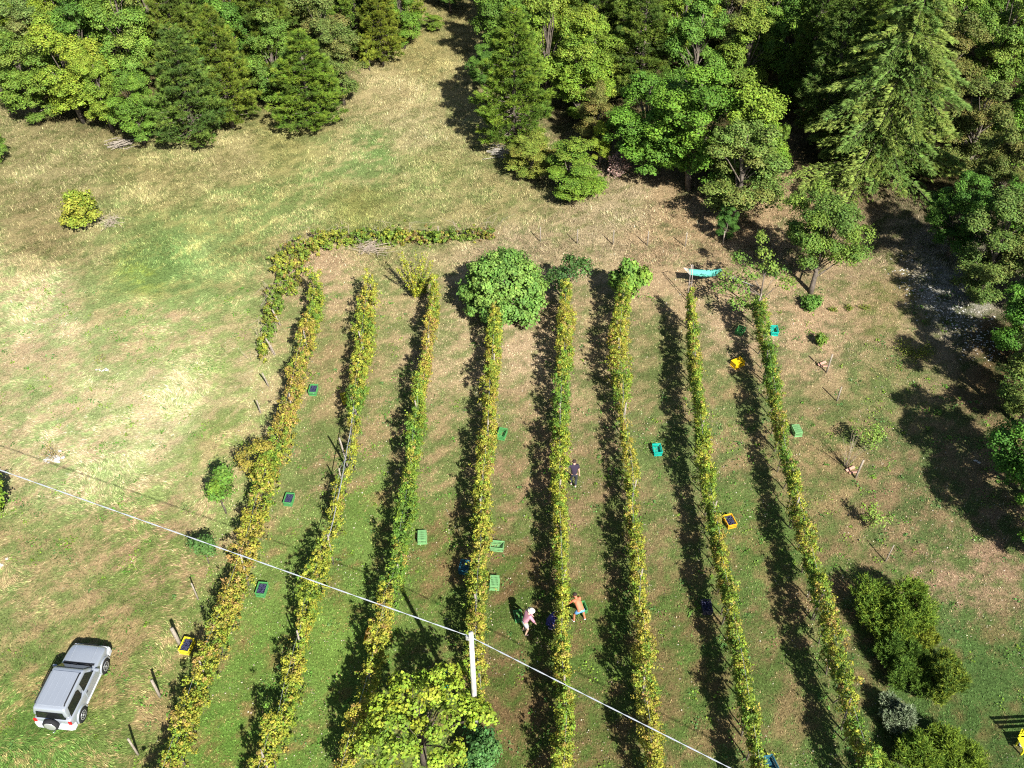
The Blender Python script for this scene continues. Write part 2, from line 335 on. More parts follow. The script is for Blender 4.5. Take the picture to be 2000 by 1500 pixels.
# ------------------------------------------------------------------ trees
def lobes_for(R, H, Rr, zb, n, lr, cone=0.0):
    out = []; zc = (zb + H) / 2; hz = (H - zb) / 2
    for i in range(n):
        d = R.normal(size=3); d /= np.linalg.norm(d); q = R.uniform(.4, .92)
        z = zc + d[2] * hz * q; t = (z - zb) / max(H - zb, .1); k = 1 - cone * t
        r = lr * R.uniform(.55, 1.2) * (1 - .3 * cone * t)
        e = R.random() < .35
        out.append((d[0] * Rr * q * k, d[1] * Rr * q * k, z + (.3 * r if e else 0), r * (.6 if e else 1), r * (.6 if e else 1), r * (1.5 if e else .85)))
    return out
def crown_mesh(R, lobes, cpl, lpc, cr, leaf, pal, name='crown', upn=.5, m=None, aspect=.85, low=True):
    CN = []; NN = []; CC = []; pal = np.array(pal, float)
    for (a, b, c, rx, ry, rz) in lobes:
        lc = pal[R.integers(0, len(pal))]
        for k in range(cpl):
            d = R.normal(size=3); d /= np.linalg.norm(d)
            if d[2] < -.3: d[2] *= -.6
            q = R.uniform(.6, 1.08); cc = np.array([a + d[0] * rx * q, b + d[1] * ry * q, c + d[2] * rz * q])
            n = max(3, int(lpc * R.uniform(.6, 1.3))); e = unit(R.normal(size=(n, 3))); rr = cr * R.uniform(.7, 1.3)
            pt = cc + e * rr * (R.random((n, 1)) ** .5) * np.array([1.1, 1.1, .85])
            CN.append(pt); NN.append(e * .8 + d * .8 + np.array([0, 0, upn * .7]) + R.normal(0, .55, (n, 3)))
            cl = lc * .65 + pal[R.integers(0, len(pal))] * .35
            CC.append(jit(R, cl * math.exp(R.normal(0, .12)), n, .16, .06))
    CN = np.vstack(CN); n = len(CN)
    return leafmesh(name, R, CN, np.vstack(NN), leaf * R.uniform(.7, 1.3, n), np.vstack(CC), aspect, m)
def trunk_mesh(R, H, zb, lobes, r0, m, lean=(0, 0), name='trunk', every=1):
    mb = MB(); top = H * .8; pts = []; rad = []
    for i in range(7):
        t = i / 6; pts.append((lean[0] * t + R.normal(0, .03 * H * .3) * (t > 0), lean[1] * t + R.normal(0, .03 * H * .3) * (t > 0), top * t - .1 * (i == 0))); rad.append(r0 * (1.15 - .95 * t))
    mb.tube(pts, rad, 7)
    for L in lobes[::every]:
        t = min(.9, max(.15, (L[2] / top) * R.uniform(.35, .75))); i = int(t * 6); a = Vector(pts[i]).lerp(Vector(pts[i + 1]), t * 6 - i); b = Vector(L[:3])
        mid = a.lerp(b, .55) + Vector((R.normal(0, .1), R.normal(0, .1), .12 * (b - a).length)); rr = r0 * (1 - t) * .34 + .010
        mb.tube([a, mid, b], [rr, rr * .65, rr * .25], 5, False)
    return mb.mesh(name, m, True)
OAK = [(.10, .19, .025), (.13, .23, .03), (.075, .15, .025)]
YEL = [(.22, .30, .03), (.17, .26, .03), (.27, .32, .035)]
MIX = [(.16, .26, .03), (.12, .21, .03), (.2, .27, .04)]
OLI = [(.15, .17, .04), (.13, .18, .04), (.19, .18, .05), (.11, .16, .035)]
def broad_proto(seed, pal, H=8.0, Rr=2.3, zb=1.6, nl=16, lr=1.0, cpl=32, lpc=42, cr=.23, leaf=.088, cone=.2, bark=None, every=1):
    R = np.random.default_rng(seed); lb = lobes_for(R, H - lr * .6, Rr - lr * .4, zb, nl, lr, cone)
    return (crown_mesh(R, lb, cpl, lpc, cr, leaf, pal), trunk_mesh(R, H, zb, lb, .05 * H ** .6 * .75, bark or M_bark, every=every), H, Rr)
def needle_tris(R, Cn, D, L, W, k, spread):
    n = len(Cn); Cn = np.repeat(Cn, k, 0); D = np.repeat(D, k, 0); d = unit(D + R.normal(0, spread, (n * k, 3)))
    s = unit(np.cross(d, R.normal(size=(n * k, 3)))); L = L * R.uniform(.7, 1.2, (n * k, 1)); 
    return np.stack([Cn - s * W * .5, Cn + s * W * .5, Cn + d * L], 1).reshape(-1, 3)
def pine_proto(seed, H=9.0, Rr=2.4, zb=1.0, pal=((.135, .195, .03), (.17, .23, .035), (.105, .16, .03)), droop=.0, step=.36, k=14, L=.22, W=.042, spread=.55, fill=1.0, power=.75, bark=None):
    R = np.random.default_rng(seed); mb = MB(); mb.tube([(0, 0, -.1), (R.normal(0, .05), R.normal(0, .05), H * .5), (0, 0, H * .97)], [.16 * H / 9, .10 * H / 9, .015], 7)
    CN = []; D = []; CC = []; z = zb; pal = np.array(pal)
    while z < H - .25:
        t = (z - zb) / (H - zb); rad = Rr * (1 - t) ** power * (.75 + .25 * min(1, t * 6)); nb = int(R.integers(5, 8)); a0 = R.uniform(0, 7)
        for j in range(nb):
            a = a0 + j * 2 * math.pi / nb + R.normal(0, .18); r = rad * R.uniform(.72, 1.12); up = (.12 + .5 * t) * r - droop * r
            tip = np.array([math.cos(a) * r, math.sin(a) * r, z + up + R.normal(0, .08)]); bs = np.array([0, 0, z])
            mb.tube([bs, (bs + tip) / 2 + [0, 0, -.05 * r], tip], [.035 * (1 - t) + .01, .02 * (1 - t) + .008, .005], 4, False)
            m = max(4, int(r * 22 * fill)); s = R.random(m) ** .6 * .85 + .17; side = R.normal(0, .24, m) * r * (1.15 - s) + R.normal(0, .07, m)
            p = bs + (tip - bs) * s[:, None]; p[:, 2] += (s - .5) ** 2 * .1 * r + R.normal(0, .06, m); pr = np.array([-math.sin(a), math.cos(a), 0]); p += pr * side[:, None]
            CN.append(p); dd = np.array([math.cos(a) * .8, math.sin(a) * .8, .55 - droop * 1.2]) + pr * np.sign(side)[:, None] * .5; D.append(dd)
            CC.append(jit(R, pal[R.integers(0, len(pal))], m, .18, .06))
        z += step * R.uniform(.8, 1.2) * (1 - .35 * t)
    top = np.stack([np.zeros(9), np.zeros(9), np.linspace(H - .6, H, 9)], 1); CN.append(top); D.append(np.tile([0, 0, 1.], (9, 1))); CC.append(jit(R, pal[1], 9))
    CN = np.vstack(CN); D = np.vstack(D); CC = np.vstack(CC); Vv = needle_tris(R, CN, D, L, W, k, spread)
    cr = npmesh('crown', Vv, np.arange(len(Vv)).reshape(-1, 3), 3, np.repeat(CC, 3 * k, 0), M_needle)
    return (cr, mb.mesh('trunk', bark or M_bark, True), H, Rr)
PR = {
 'oak': [broad_proto(s, OAK, 8, 2.5, .2, 34, .72) for s in (1, 2, 3)],
 'yellow': [broad_proto(s, YEL, 8, 2.4, .4, 32, .7) for s in (4, 5)],
 'mixed': [broad_proto(s, MIX, 8, 2.3, .2, 34, .66, cone=.4) for s in (6, 7, 8)],
 'olive': [broad_proto(s, OLI, 8, 2.2, .2, 32, .66, leaf=.082, lpc=44, cone=.35) for s in (9, 10)],
 'pine': [pine_proto(s) for s in (11, 12, 13)],
 'slim': [pine_proto(s, 10, 1.7, 1.5, pal=((.11, .17, .03), (.135, .20, .035)), power=.6) for s in (14, 15)],
}
trng = random.Random(3)
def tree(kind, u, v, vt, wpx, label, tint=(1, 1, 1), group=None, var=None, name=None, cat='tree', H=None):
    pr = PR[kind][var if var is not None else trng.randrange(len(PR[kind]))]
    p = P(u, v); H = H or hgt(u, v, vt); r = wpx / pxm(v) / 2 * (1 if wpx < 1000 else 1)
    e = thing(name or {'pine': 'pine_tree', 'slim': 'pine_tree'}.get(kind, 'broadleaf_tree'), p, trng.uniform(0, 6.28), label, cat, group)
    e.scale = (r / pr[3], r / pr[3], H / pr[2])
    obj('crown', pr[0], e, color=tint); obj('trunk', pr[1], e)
    return e
OR = ['first', 'second', 'third', 'fourth', 'fifth', 'sixth', 'seventh', 'eighth', 'ninth', 'tenth', 'eleventh', 'twelfth', 'thirteenth', 'fourteenth', 'fifteenth', 'sixteenth']
LW = 'trees of the wood at upper left'; RW = 'trees of the wood at upper right'
# edge of the wood at upper left
tree('mixed', 78, 243, 45, 165, 'leaning green broadleaf tree at the left end of the wood edge', (.85, .85, .9), LW)
tree('yellow', 165, 240, 15, 180, 'bright yellow green broadleaf tree beside the leaning tree', (1, 1, 1), LW, 0)
tree('yellow', 222, 258, 90, 120, 'low yellow tinged broadleaf tree left of the woodpile', (.9, .95, 1), LW, 1)
tree('oak', 283, 283, 120, 125, 'mid green broadleaf tree with thin pale stems above the woodpile', (1.2, 1.15, 1), LW, 0)
tree('pine', 388, 286, 46, 175, 'broad dark pine with bare pale trunk foot, nearest pine to the woodpile', (.85, .95, 1.1), LW, 0)
tree('pine', 455, 250, 10, 150, 'tall pine with bare trunk just right of the broad dark pine', (1.05, 1, .85), LW, 1)
tree('pine', 612, 252, 60, 175, 'dense conical evergreen foliated to the ground, alone in front at wood edge', (1.0, 1.1, .85), LW, 2)
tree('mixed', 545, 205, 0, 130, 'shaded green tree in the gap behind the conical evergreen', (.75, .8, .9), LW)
tree('olive', 672, 205, 20, 130, 'olive green tree touching the right side of the conical evergreen', (.95, 1, 1), LW)
tree('yellow', 722, 138, 60, 45, 'small yellow sapling at the wood edge above the dry clearing', (1.1, 1, 1), LW)
tree('pine', 748, 128, -70, 110, 'bushy pine on the left side of the clearing mouth', (1.15, 1, .8), LW, 1)
tree('mixed', 790, 95, -60, 95, 'round green tree at the corner of the clearing mouth', (.8, .9, .8), LW)
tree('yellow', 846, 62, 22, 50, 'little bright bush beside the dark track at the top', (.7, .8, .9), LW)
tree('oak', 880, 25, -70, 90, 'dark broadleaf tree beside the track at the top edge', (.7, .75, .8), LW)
tree('mixed', -8, 322, 225, 85, 'broadleaf tree cut by the left edge of the photo above the meadow', (.9, .95, 1), LW)
def lines(rows, group, side):
    for ri, (nm, items) in enumerate(rows):
        for i, (k, u, v, wd, tn) in enumerate(items):
            H = trng.uniform(8, 11) if k != 'pine' else trng.uniform(8.5, 11.5)
            kd = {'oak': 'green broadleaf', 'yellow': 'yellowish broadleaf', 'mixed': 'light green broadleaf', 'olive': 'olive toned broadleaf', 'pine': 'dark green pine', 'slim': 'slender tall pine'}[k]
            tree(k, u + trng.uniform(-8, 8), v + trng.uniform(-8, 8), 0, wd, f'{kd}, {OR[i]} from left in {nm} of {side} wood', tn, group, H=H)
def T():
    b_ = trng.uniform(.78, 1.12); return (b_ * trng.uniform(.9, 1.08), b_, b_ * trng.uniform(.85, 1.1))
def mk(kinds, u0, u1, v, wd): 
    n = len(kinds.split()); return [({'o': 'oak', 'y': 'yellow', 'm': 'mixed', 'l': 'olive', 'p': 'pine', 's': 'slim'}[k], u0 + (u1 - u0) * i / max(1, n - 1), v, wd, T()) for i, k in enumerate(kinds.split())]
lines([('second line', mk('m l o m p o p l', 10, 640, 180, 150)), ('third line', mk('p y m o l p p m l p', -10, 700, 115, 140)),
       ('fourth line', mk('s m y p o s l p m o p', -20, 790, 55, 125)), ('back line', mk('m s o p m l p s o m p o', -20, 850, 2, 115))], LW, 'upper left')
# edge of the wood at upper right
tree('oak', 945, 175, 80, 80, 'small green tree tucked left of the big pine by the shadowed grass', (.9, .95, 1), RW)
tree('pine', 1003, 288, 12, 185, 'big bright pine at the left corner of the upper right wood', (1.0, 1.1, .85), RW, 0)
tree('olive', 1040, 345, 260, 150, 'yellow green bush at the foot of the big pine', (1.35, 1.3, .9), RW, 0, 'bush', 'bush')
tree('mixed', 1115, 385, 275, 180, 'spreading green and yellow bush in front of the wood', (.9, .92, .8), RW, 1, 'bush', 'bush')
tree('yellow', 1172, 325, 225, 60, 'narrow yellow bush beside the pile of withered branches', (1.1, 1.1, 1), RW, 1, 'bush', 'bush')
tree('mixed', 1130, 235, 50, 150, 'light green tree just right of the big pine', (1.1, 1.1, .9), RW, 0)
tree('olive', 1165, 300, 150, 110, 'olive brown leaved tree above the withered branches', (1.2, .95, 1), RW)
tree('oak', 1255, 335, 125, 210, 'green oak right of the withered branches', (1.05, 1.15, .9), RW, 0)
tree('oak', 1345, 372, 110, 240, 'large full crowned oak in the middle of the wood edge', (1.15, 1.2, .9), RW, 1)
tree('mixed', 1445, 385, 150, 210, 'bright oak bulging out towards the dark gap', (1.05, 1.1, .85), RW, 2)
tree('olive', 1430, 438, 215, 210, 'rounded grey green tree at the lower right of the oaks', (1.0, 1.15, 1), RW, 0)
tree('yellow', 1500, 365, 235, 70, 'slim yellow tipped tree on the brink of the dark gap', (.8, .9, 1), RW, 0)
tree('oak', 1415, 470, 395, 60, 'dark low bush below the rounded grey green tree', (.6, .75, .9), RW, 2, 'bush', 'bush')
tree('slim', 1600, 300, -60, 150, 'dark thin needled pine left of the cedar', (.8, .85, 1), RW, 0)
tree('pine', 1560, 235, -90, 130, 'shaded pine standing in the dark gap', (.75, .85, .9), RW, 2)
tree('olive', 1880, 345, 130, 170, 'reddish olive tree to the right of the cedar', (1.0, .95, .95), RW, 1)
tree('mixed', 1962, 330, 95, 150, 'fresh green tree near the right edge above the reddish one', (.9, 1.05, 1), RW, 1)
tree('olive', 1925, 435, 200, 150, 'brownish olive tree below the reddish one at the right', (.95, .92, .9), RW, 0)
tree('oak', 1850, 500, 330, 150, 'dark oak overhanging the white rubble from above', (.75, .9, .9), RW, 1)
tree('oak', 1945, 555, 330, 150, 'green oak with visible trunk at the right edge by the rubble', (.95, 1.1, .9), RW, 2)
tree('mixed', 2015, 520, 270, 130, 'bright green tree half cut by the right edge', (1, 1.15, .9), RW, 0)
tree('yellow', 1985, 690, 620, 100, 'yellow green bush low at the right edge below the rubble', (.75, .8, .8), RW, 1, 'bush', 'bush')
lines([('second line', mk('m y p o m o p p l m o', 1060, 2010, 215, 160)), ('third line', mk('o y p m y l m o p s m o l', 985, 2010, 145, 145)),
       ('fourth line', mk('o p s m y p l o m s p o m l', 975, 2020, 80, 125)), ('back line', mk('m o p y s m o l p m s o p m o', 985, 2030, 20, 118))], RW, 'upper right')
# trees whose boughs hang in from the right edge
for (u, v, H, wd, k, tn, lb) in ((1995, 965, 7, 240, 'oak', (.8, 1.05, .9), 'broadleaf tree leaning in from the right edge beside the long shadow'),
    (2030, 1090, 6, 200, 'mixed', (.7, .95, .8), 'lowest of the broadleaf trees leaning in from the right edge'),
    (1990, 830, 7.5, 210, 'olive', (.9, 1.05, .9), 'olive toned tree at the right edge just below the yellow green bush'),
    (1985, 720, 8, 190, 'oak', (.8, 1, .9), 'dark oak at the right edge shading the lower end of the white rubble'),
    (1905, 590, 8, 190, 'olive', (.85, 1, .9), 'olive green tree standing over the upper end of the white rubble'),
    (2090, 660, 10, 230, 'oak', (.8, 1, .9), 'tall oak just outside the right edge beside the white rubble')):
    tree(k, u, v, 0, wd, lb, tn, 'trees leaning in from the right edge', H=H)

# cedar: long flat drooping boughs
def cedar(u, v, vt, wpx, label):
    R = np.random.default_rng(99); p = P(u, v); H = hgt(u, v, vt); Rr = wpx / pxm(v) / 2
    e = thing('cedar_tree', p, 0, label, 'tree', RW); mb = MB(); mb.tube([(0, 0, -.1), (.05, 0, H * .5), (0, 0, H)], [.28, .15, .02], 8)
    CN = []; D = []; CC = []; z = .8
    while z < H - .3:
        t = z / H; nb = int(R.integers(5, 8)); a0 = R.uniform(0, 6.3)
        for j in range(nb):
            a = a0 + j * 6.283 / nb + R.normal(0, .25); r = Rr * (1 - t) ** .8 * R.uniform(.55, 1.2) + .3; m = int(40 * r)
            s = np.sort(R.random(m)) ** .7; sd = R.normal(0, .2, m) * r * (1.05 - s) * (.4 + s); ca, sa = math.cos(a), math.sin(a)
            zz = z + .12 * r * np.sin(s * 2.2) - .22 * r * s ** 2 + R.normal(0, .03, m) - np.abs(sd) * .25
            CN.append(np.stack([ca * s * r - sa * sd, sa * s * r + ca * sd, zz], 1)); D.append(np.stack([ca + 0 * s - sa * np.sign(sd) * .7, sa + 0 * s + ca * np.sign(sd) * .7, -.12 + 0 * s], 1))
            CC.append(jit(R, (.25, .33, .07) if R.random() < .6 else (.17, .27, .06), m, .15, .05))
            mb.tube([(0, 0, z), (ca * r * .5, sa * r * .5, z + .1 * r), (ca * r, sa * r, z - .12 * r)], [.03 * (1 - t) + .008, .013, .004], 4, False)
        z += R.uniform(.38, .62) * (1 - .3 * t)
    CN = np.vstack(CN); Vv = needle_tris(R, CN, np.vstack(D), .30, .055, 9, .28)
    obj('crown', npmesh('crown', Vv, np.arange(len(Vv)).reshape(-1, 3), 3, np.repeat(np.vstack(CC), 27, 0), M_needle), e); mb.build('trunk', M_bark, e, True)
cedar(1703, 352, -75, 330, 'tall pale green cedar with long flat drooping boughs in the right wood')

# ------------------------------------------------------------------ single trees and bushes by the vines
def crown_thing(name, u, v, lobes, cpl, lpc, cr, leaf, pal, label, cat, H, r0, bark=None, seed=0, group=None, lean=(0, 0), aspect=.85, upn=.5, every=1):
    R = np.random.default_rng(seed + 500); p = P(u, v); e = thing(name, p, 0, label, cat, group)
    obj('crown', crown_mesh(R, lobes, cpl, lpc, cr, leaf, pal, upn=upn, aspect=aspect), e); obj('trunk', trunk_mesh(R, H, .5, lobes, r0, bark or M_bark, lean, every=every), e); return e
Rn = np.random.default_rng(42)
def ball(n, Rr, H, zb, lr, seed, cone=0): return lobes_for(np.random.default_rng(seed), H - lr * .6, Rr - lr * .5, zb, n, lr, cone)
# round dense tree with large leaves
crown_thing('fig_tree', 985, 612, [(2.0 * math.sin(i * 2.4) * math.sqrt(1 - ((i + .5) / 46) ** 2), 2.0 * math.cos(i * 2.4) * math.sqrt(1 - ((i + .5) / 46) ** 2), .7 + 2.9 * (i + .5) / 46, .62 + .22 * math.sin(i * 5.1), .62 + .2 * math.sin(i * 3.3), .55 + .15 * math.sin(i * 7.7)) for i in range(46)], 22, 26, .26, .145, [(.14, .28, .05), (.12, .23, .045), (.2, .32, .06)], 'big round dense tree with large leaves at the top end of the vine rows', 'tree', 3.4, .14, seed=1)
crown_thing('small_tree', 1100, 585, [(.1, .1, 1.8, .8, .7, .6), (-.5, .2, 1.5, .7, .6, .5), (.8, .3, 1.9, .7, .5, .4), (1.2, .6, 2.1, .5, .4, .3), (-.2, -.3, 1.2, .6, .6, .5), (.4, .7, 2.2, .6, .5, .4)], 22, 18, .26, .13, [(.05, .11, .03), (.07, .14, .03)], 'low dark green tree right of the big round tree', 'tree', 2.4, .08, seed=2)
crown_thing('small_tree', 1228, 592, ball(11, 1.15, 3.1, .9, .6, 3), 24, 20, .26, .19, [(.15, .27, .04), (.11, .21, .035), (.19, .29, .04)], 'bright leafy small tree heading the third row from right', 'tree', 2.6, .08, seed=3)
crown_thing('fruit_tree', 1478, 612, [(-1.9, .5, 2.2, .8, .6, .35), (-2.3, 0, 1.9, .6, .5, .3), (-1.3, -.3, 2.1, .8, .6, .4), (-.7, .6, 2.6, .7, .7, .4), (.1, 1.2, 3.3, .5, .5, .5), (.2, .4, 3.0, .5, .5, .5), (.9, .6, 2.5, .7, .5, .35), (1.3, 0, 2.2, .6, .5, .3), (-.9, -1.0, 1.6, .8, .5, .35), (-1.6, -1.1, 1.5, .6, .5, .3), (-1.3, 1.4, 2.9, .7, .4, .3), (-.1, 2.0, 3.9, .3, .3, .4)], 18, 14, .24, .12, [(.12, .22, .035), (.09, .17, .03), (.18, .25, .04)], 'airy spreading fruit tree over the hammock at the top of the right rows', 'tree', 3.6, .09, seed=4)
crown_thing('broadleaf_tree', 1583, 572, [(x + .35, y + .9, z, a, a, a * .75) for x, y, z, a, _, _ in ball(40, 3.5, 7.0, 1.5, .85, 5)], 26, 38, .27, .10, [(.11, .19, .03), (.17, .25, .035), (.09, .16, .03)], 'free standing broadleaf tree with forked trunk right of the fruit tree', 'tree', 4.6, .16, M_bark, 5, lean=(.3, .6))
crown_thing('bush', 1578, 602, ball(7, .75, 1.0, .1, .42, 6), 20, 18, .2, .12, [(.08, .19, .03), (.11, .22, .035)], 'small green bush at the foot of the forked trunk', 'bush', .8, .03, seed=6)
crown_thing('bush', 1600, 672, ball(5, .38, .9, .1, .25, 7), 16, 14, .15, .1, [(.10, .2, .03), (.15, .22, .03)], 'tiny bush below the forked tree, beside the teal crate', 'bush', .7, .02, seed=7)
mr = np.random.default_rng(77); ML = []
for i in range(38):
    a_ = i * 2.4; q_ = math.sqrt((i + .5) / 38); x_ = 2.45 * q_ * math.cos(a_) + .2; y_ = 2.1 * q_ * math.sin(a_) - .1 + .3 * x_
    ML.append((x_ + mr.normal(0, .12), y_ + mr.normal(0, .12), 4.3 - 1.5 * q_ ** 2 + mr.normal(0, .3), mr.uniform(.26, .5), mr.uniform(.26, .45), mr.uniform(.25, .45)))
crown_thing('maple_tree', 828, 1490, ML, 14, 20, .2, .115, [(.27, .36, .03), (.22, .32, .03), (.32, .36, .035), (.17, .27, .03)], 'yellow green maple at the bottom of the photo left of the concrete pole', 'tree', 5.0, .13, M_dark, 8, aspect=.95, every=2)
crown_thing('bush', 945, 1500, ball(14, 1.1, 2.1, .2, .5, 9), 20, 18, .2, .1, [(.06, .16, .04), (.09, .2, .05)], 'dark green bush at the bottom edge right of the maple', 'bush', 1.2, .05, seed=9)
crown_thing('small_tree', 442, 1003, ball(9, .85, 2.8, 1.3, .45, 10), 20, 14, .22, .12, [(.10, .2, .03), (.16, .26, .03)], 'young round headed tree on thin stem left of the first vine row', 'tree', 2.6, .04, seed=10)
crown_thing('small_tree', 408, 1100, ball(8, .62, 1.9, .8, .36, 11), 20, 16, .18, .09, [(.07, .15, .035), (.09, .18, .04)], 'small dark green tree under the overhead cable in the meadow', 'tree', 1.7, .03, seed=11)
crown_thing('bush', -12, 1010, ball(12, 1.1, 2.2, .2, .5, 12), 22, 18, .22, .13, [(.2, .33, .03), (.14, .26, .03), (.27, .34, .04)], 'bright green bush cut by the left edge under the cable', 'bush', 1.8, .05, seed=12)
crown_thing('bush', 170, 448, ball(16, 1.5, 3.1, .1, .6, 13, .5), 22, 18, .25, .13, [(.22, .27, .03), (.16, .23, .03), (.30, .3, .04)], 'lone yellow green bush in the upper left meadow with dry sticks beside', 'bush', 2.4, .05, seed=13)
crown_thing('bush', 520, 945, [(x * .85, y, z, a, a, a) for x, y, z, a, _, _ in ball(13, 1.35, 2.9, .4, .5, 14)], 22, 14, .26, .09, [(.24, .22, .03), (.20, .23, .03), (.27, .22, .04)], 'olive gold bush growing through the leftmost vine row', 'bush', 2.4, .05, seed=14)
crown_thing('sapling', 1690, 880, ball(9, .85, 1.9, .5, .42, 15), 14, 8, .24, .085, [(.20, .3, .05), (.15, .25, .04)], 'thin bright sapling beside the whip plant at the right', 'sapling', 1.8, .02, seed=15)
crown_thing('sapling', 1697, 1030, ball(6, .7, 1.3, .3, .35, 16), 14, 8, .2, .085, [(.20, .3, .05), (.15, .22, .04)], 'wispy sapling in the grass above the rosemary bushes', 'sapling', 1.2, .02, seed=16)
def spray(name, u, v, n, H, sprd, leaf, pal, label, seed, perb=60, lw=.12, cat='bush', thick=.012, stickmat=None, up=1.0, group=None, off=.05):
    R = np.random.default_rng(seed); e = thing(name, P(u, v), 0, label, cat, group); mb = MB(); CN = []; NN = []
    for i in range(n):
        a = R.uniform(0, 6.283); q = sprd * math.sqrt(R.random()); h = H * R.uniform(.6, 1.05) * (1 - .35 * (q / max(sprd, .01)) ** 2); b = np.array([math.cos(a) * off, math.sin(a) * off, 0]); t = np.array([math.cos(a) * q, math.sin(a) * q, h])
        mid = b * .5 + t * .45; mid[2] = h * .55; mb.tube([b, mid, t], [thick, thick * .7, thick * .3], 4, False)
        if perb:
            s = R.uniform(.15, 1.03, perb)[:, None]; p = (1 - s) ** 2 * b + 2 * s * (1 - s) * mid + s * s * t + R.normal(0, lw, (perb, 3)) * (1.1 - .6 * s); CN.append(p); NN.append(R.normal(size=(perb, 3)) + [0, 0, up])
    if perb:
        CN = np.vstack(CN); k = len(CN); cs = np.array(pal)[R.integers(0, len(pal), k)]; obj('crown', leafmesh('crown', R, CN, np.vstack(NN), leaf * R.uniform(.7, 1.2, k), jit(R, cs, k, .2, .06), .6), e)
    mb.build('stem', stickmat or M_dry, e, True); return e
spray('shrub', 812, 580, 30, 3.3, 1.35, .10, [(.38, .36, .03), (.3, .33, .03), (.24, .3, .03)], 'feathery yellow shrub with upright sprays at the top of the third row', 20, 110, .08, 'shrub')
spray('shrub', 832, 575, 10, 2.4, .6, .10, [(.12, .2, .03), (.2, .26, .03)], 'smaller greener shrub hugging the feathery yellow one', 21, 90, .1, 'shrub')
spray('whip_plant', 1652, 912, 26, 2.4, .75, .05, [(.3, .3, .1)], 'dry clump of tall thin whips beside a brick propped post', 22, 10, .03, 'plant', .008)
spray('dead_plant', 105, 895, 26, .9, .6, .05, [(.32, .26, .06)], 'withered tuft growing out of the larger white stone heap in the meadow', 23, 12, .05, 'plant', .006)
spray('dead_plant', 197, 708, 12, .6, .4, .06, [(.3, .3, .05), (.2, .24, .04)], 'small withered tuft above the smaller white stone heap', 24, 12, .05, 'plant', .006)
spray('weed_clump', 1780, 690, 30, .55, 1.3, .08, [(.22, .25, .03), (.15, .2, .03)], 'yellow green weed clump on the brink of the tree shade at the right', 25, 40, .1, 'weed', .005, up=.5)
for k, (u, v, nm) in enumerate(((1627, 606, 'nearest the forked tree'), (1658, 605, 'middle of the three by the forked tree'), (1688, 603, 'farthest from the forked tree'))):
    spray('weed_clump', u, v, 14, .25, .35, .07, [(.2, .22, .03), (.13, .18, .03)], f'low mossy tuft on bare soil, {nm}', 26 + k, 30, .06, 'weed', .004, group='mossy tufts by the forked tree')
for k, (u, v, s_, lb) in enumerate(((238, 283, .0, ''), )): pass
# evergreen garden shrubs at lower right: upright tufts of narrow leaves
def rosemary(u, v, Rr, H, pal, label, seed, L=.16, W=.03, nt=900, k=16, stretch=1.0, m=M_needle):
    Rr *= 1.04; nt = int(nt * 1.35)
    R = np.random.default_rng(seed); e = thing('evergreen_shrub', P(u, v), R.uniform(-.3, .3), label, 'shrub', 'evergreen shrubs at lower right')
    lb = lobes_for(R, H * .75, Rr * .8, .15, 14, Rr * .4); CN = []; D = []; CC = []; pal = np.array(pal)
    for i in range(nt):
        a, b, c, r, _, rz = lb[R.integers(0, len(lb))]; d = R.normal(size=3); d[2] = abs(d[2]) * .9; d /= np.linalg.norm(d); q = R.uniform(.55, 1.1)
        CN.append([a + d[0] * r * q, (b + d[1] * r * q) * stretch, max(.05, c + d[2] * rz * q)]); D.append([d[0] * .7, d[1] * .7, .9]); CC.append(pal[R.integers(0, len(pal))] * math.exp(R.normal(0, .18)))
    CN = np.array(CN); s = np.tile(np.linspace(-.12, .12, 3), nt)[:, None]; C3 = np.repeat(CN, 3, 0); D3 = np.repeat(unit(np.array(D)), 3, 0)
    Vv = needle_tris(R, C3 + D3 * s, D3, L, W, k // 3, .55)
    obj('crown', npmesh('crown', Vv, np.arange(len(Vv)).reshape(-1, 3), 3, np.repeat(np.clip(np.array(CC), 0, 1), 9 * (k // 3), 0), m), e)
    mb = MB()
    for L_ in lb: mb.tube([(0, 0, 0), (L_[0] * .5, L_[1] * .5 * stretch, L_[2] * .35), (L_[0], L_[1] * stretch, L_[2])], [.03, .02, .008], 4, False)
    mb.build('stem', M_dark, e, True)
GA = [(.12, .21, .03), (.16, .26, .035), (.21, .29, .035)]
rosemary(1738, 1215, 1.75, 1.6, GA, 'largest rounded evergreen shrub, topmost of the shrubs at lower right', 1, nt=2600)
rosemary(1765, 1318, 1.1, 1.3, [(.08, .15, .025), (.12, .2, .03)], 'evergreen shrub tucked between the grey shrub and the largest one', 2, nt=1400, stretch=1.3)
rosemary(1835, 1340, 1.15, 1.5, [(.14, .2, .03), (.2, .25, .03), (.1, .17, .03)], 'yellow tipped evergreen shrub on the outer side of the grey shrub', 3, nt=1500, stretch=1.2)
rosemary(1743, 1405, .85, 1.0, [(.23, .29, .17), (.30, .35, .21), (.18, .24, .12)], 'pale grey green sage shrub among the dark evergreens', 4, L=.1, nt=1500)
rosemary(1862, 1490, 1.2, 1.4, [(.14, .22, .03), (.2, .28, .03)], 'light green evergreen shrub at the bottom, nearest the yellow bench', 5, nt=1700)
rosemary(1785, 1490, 1.0, 1.2, GA, 'evergreen shrub at the bottom edge in the middle of its clump', 6, nt=1300)
rosemary(1718, 1520, .6, .9, GA, 'small evergreen shrub at the bottom edge beside the last vine row', 7, nt=700)
rosemary(1797, 1262, .7, 1.2, [(.24, .27, .03), (.15, .2, .03)], 'yellowish shrub growing up between two dark evergreen shrubs', 8, nt=600)

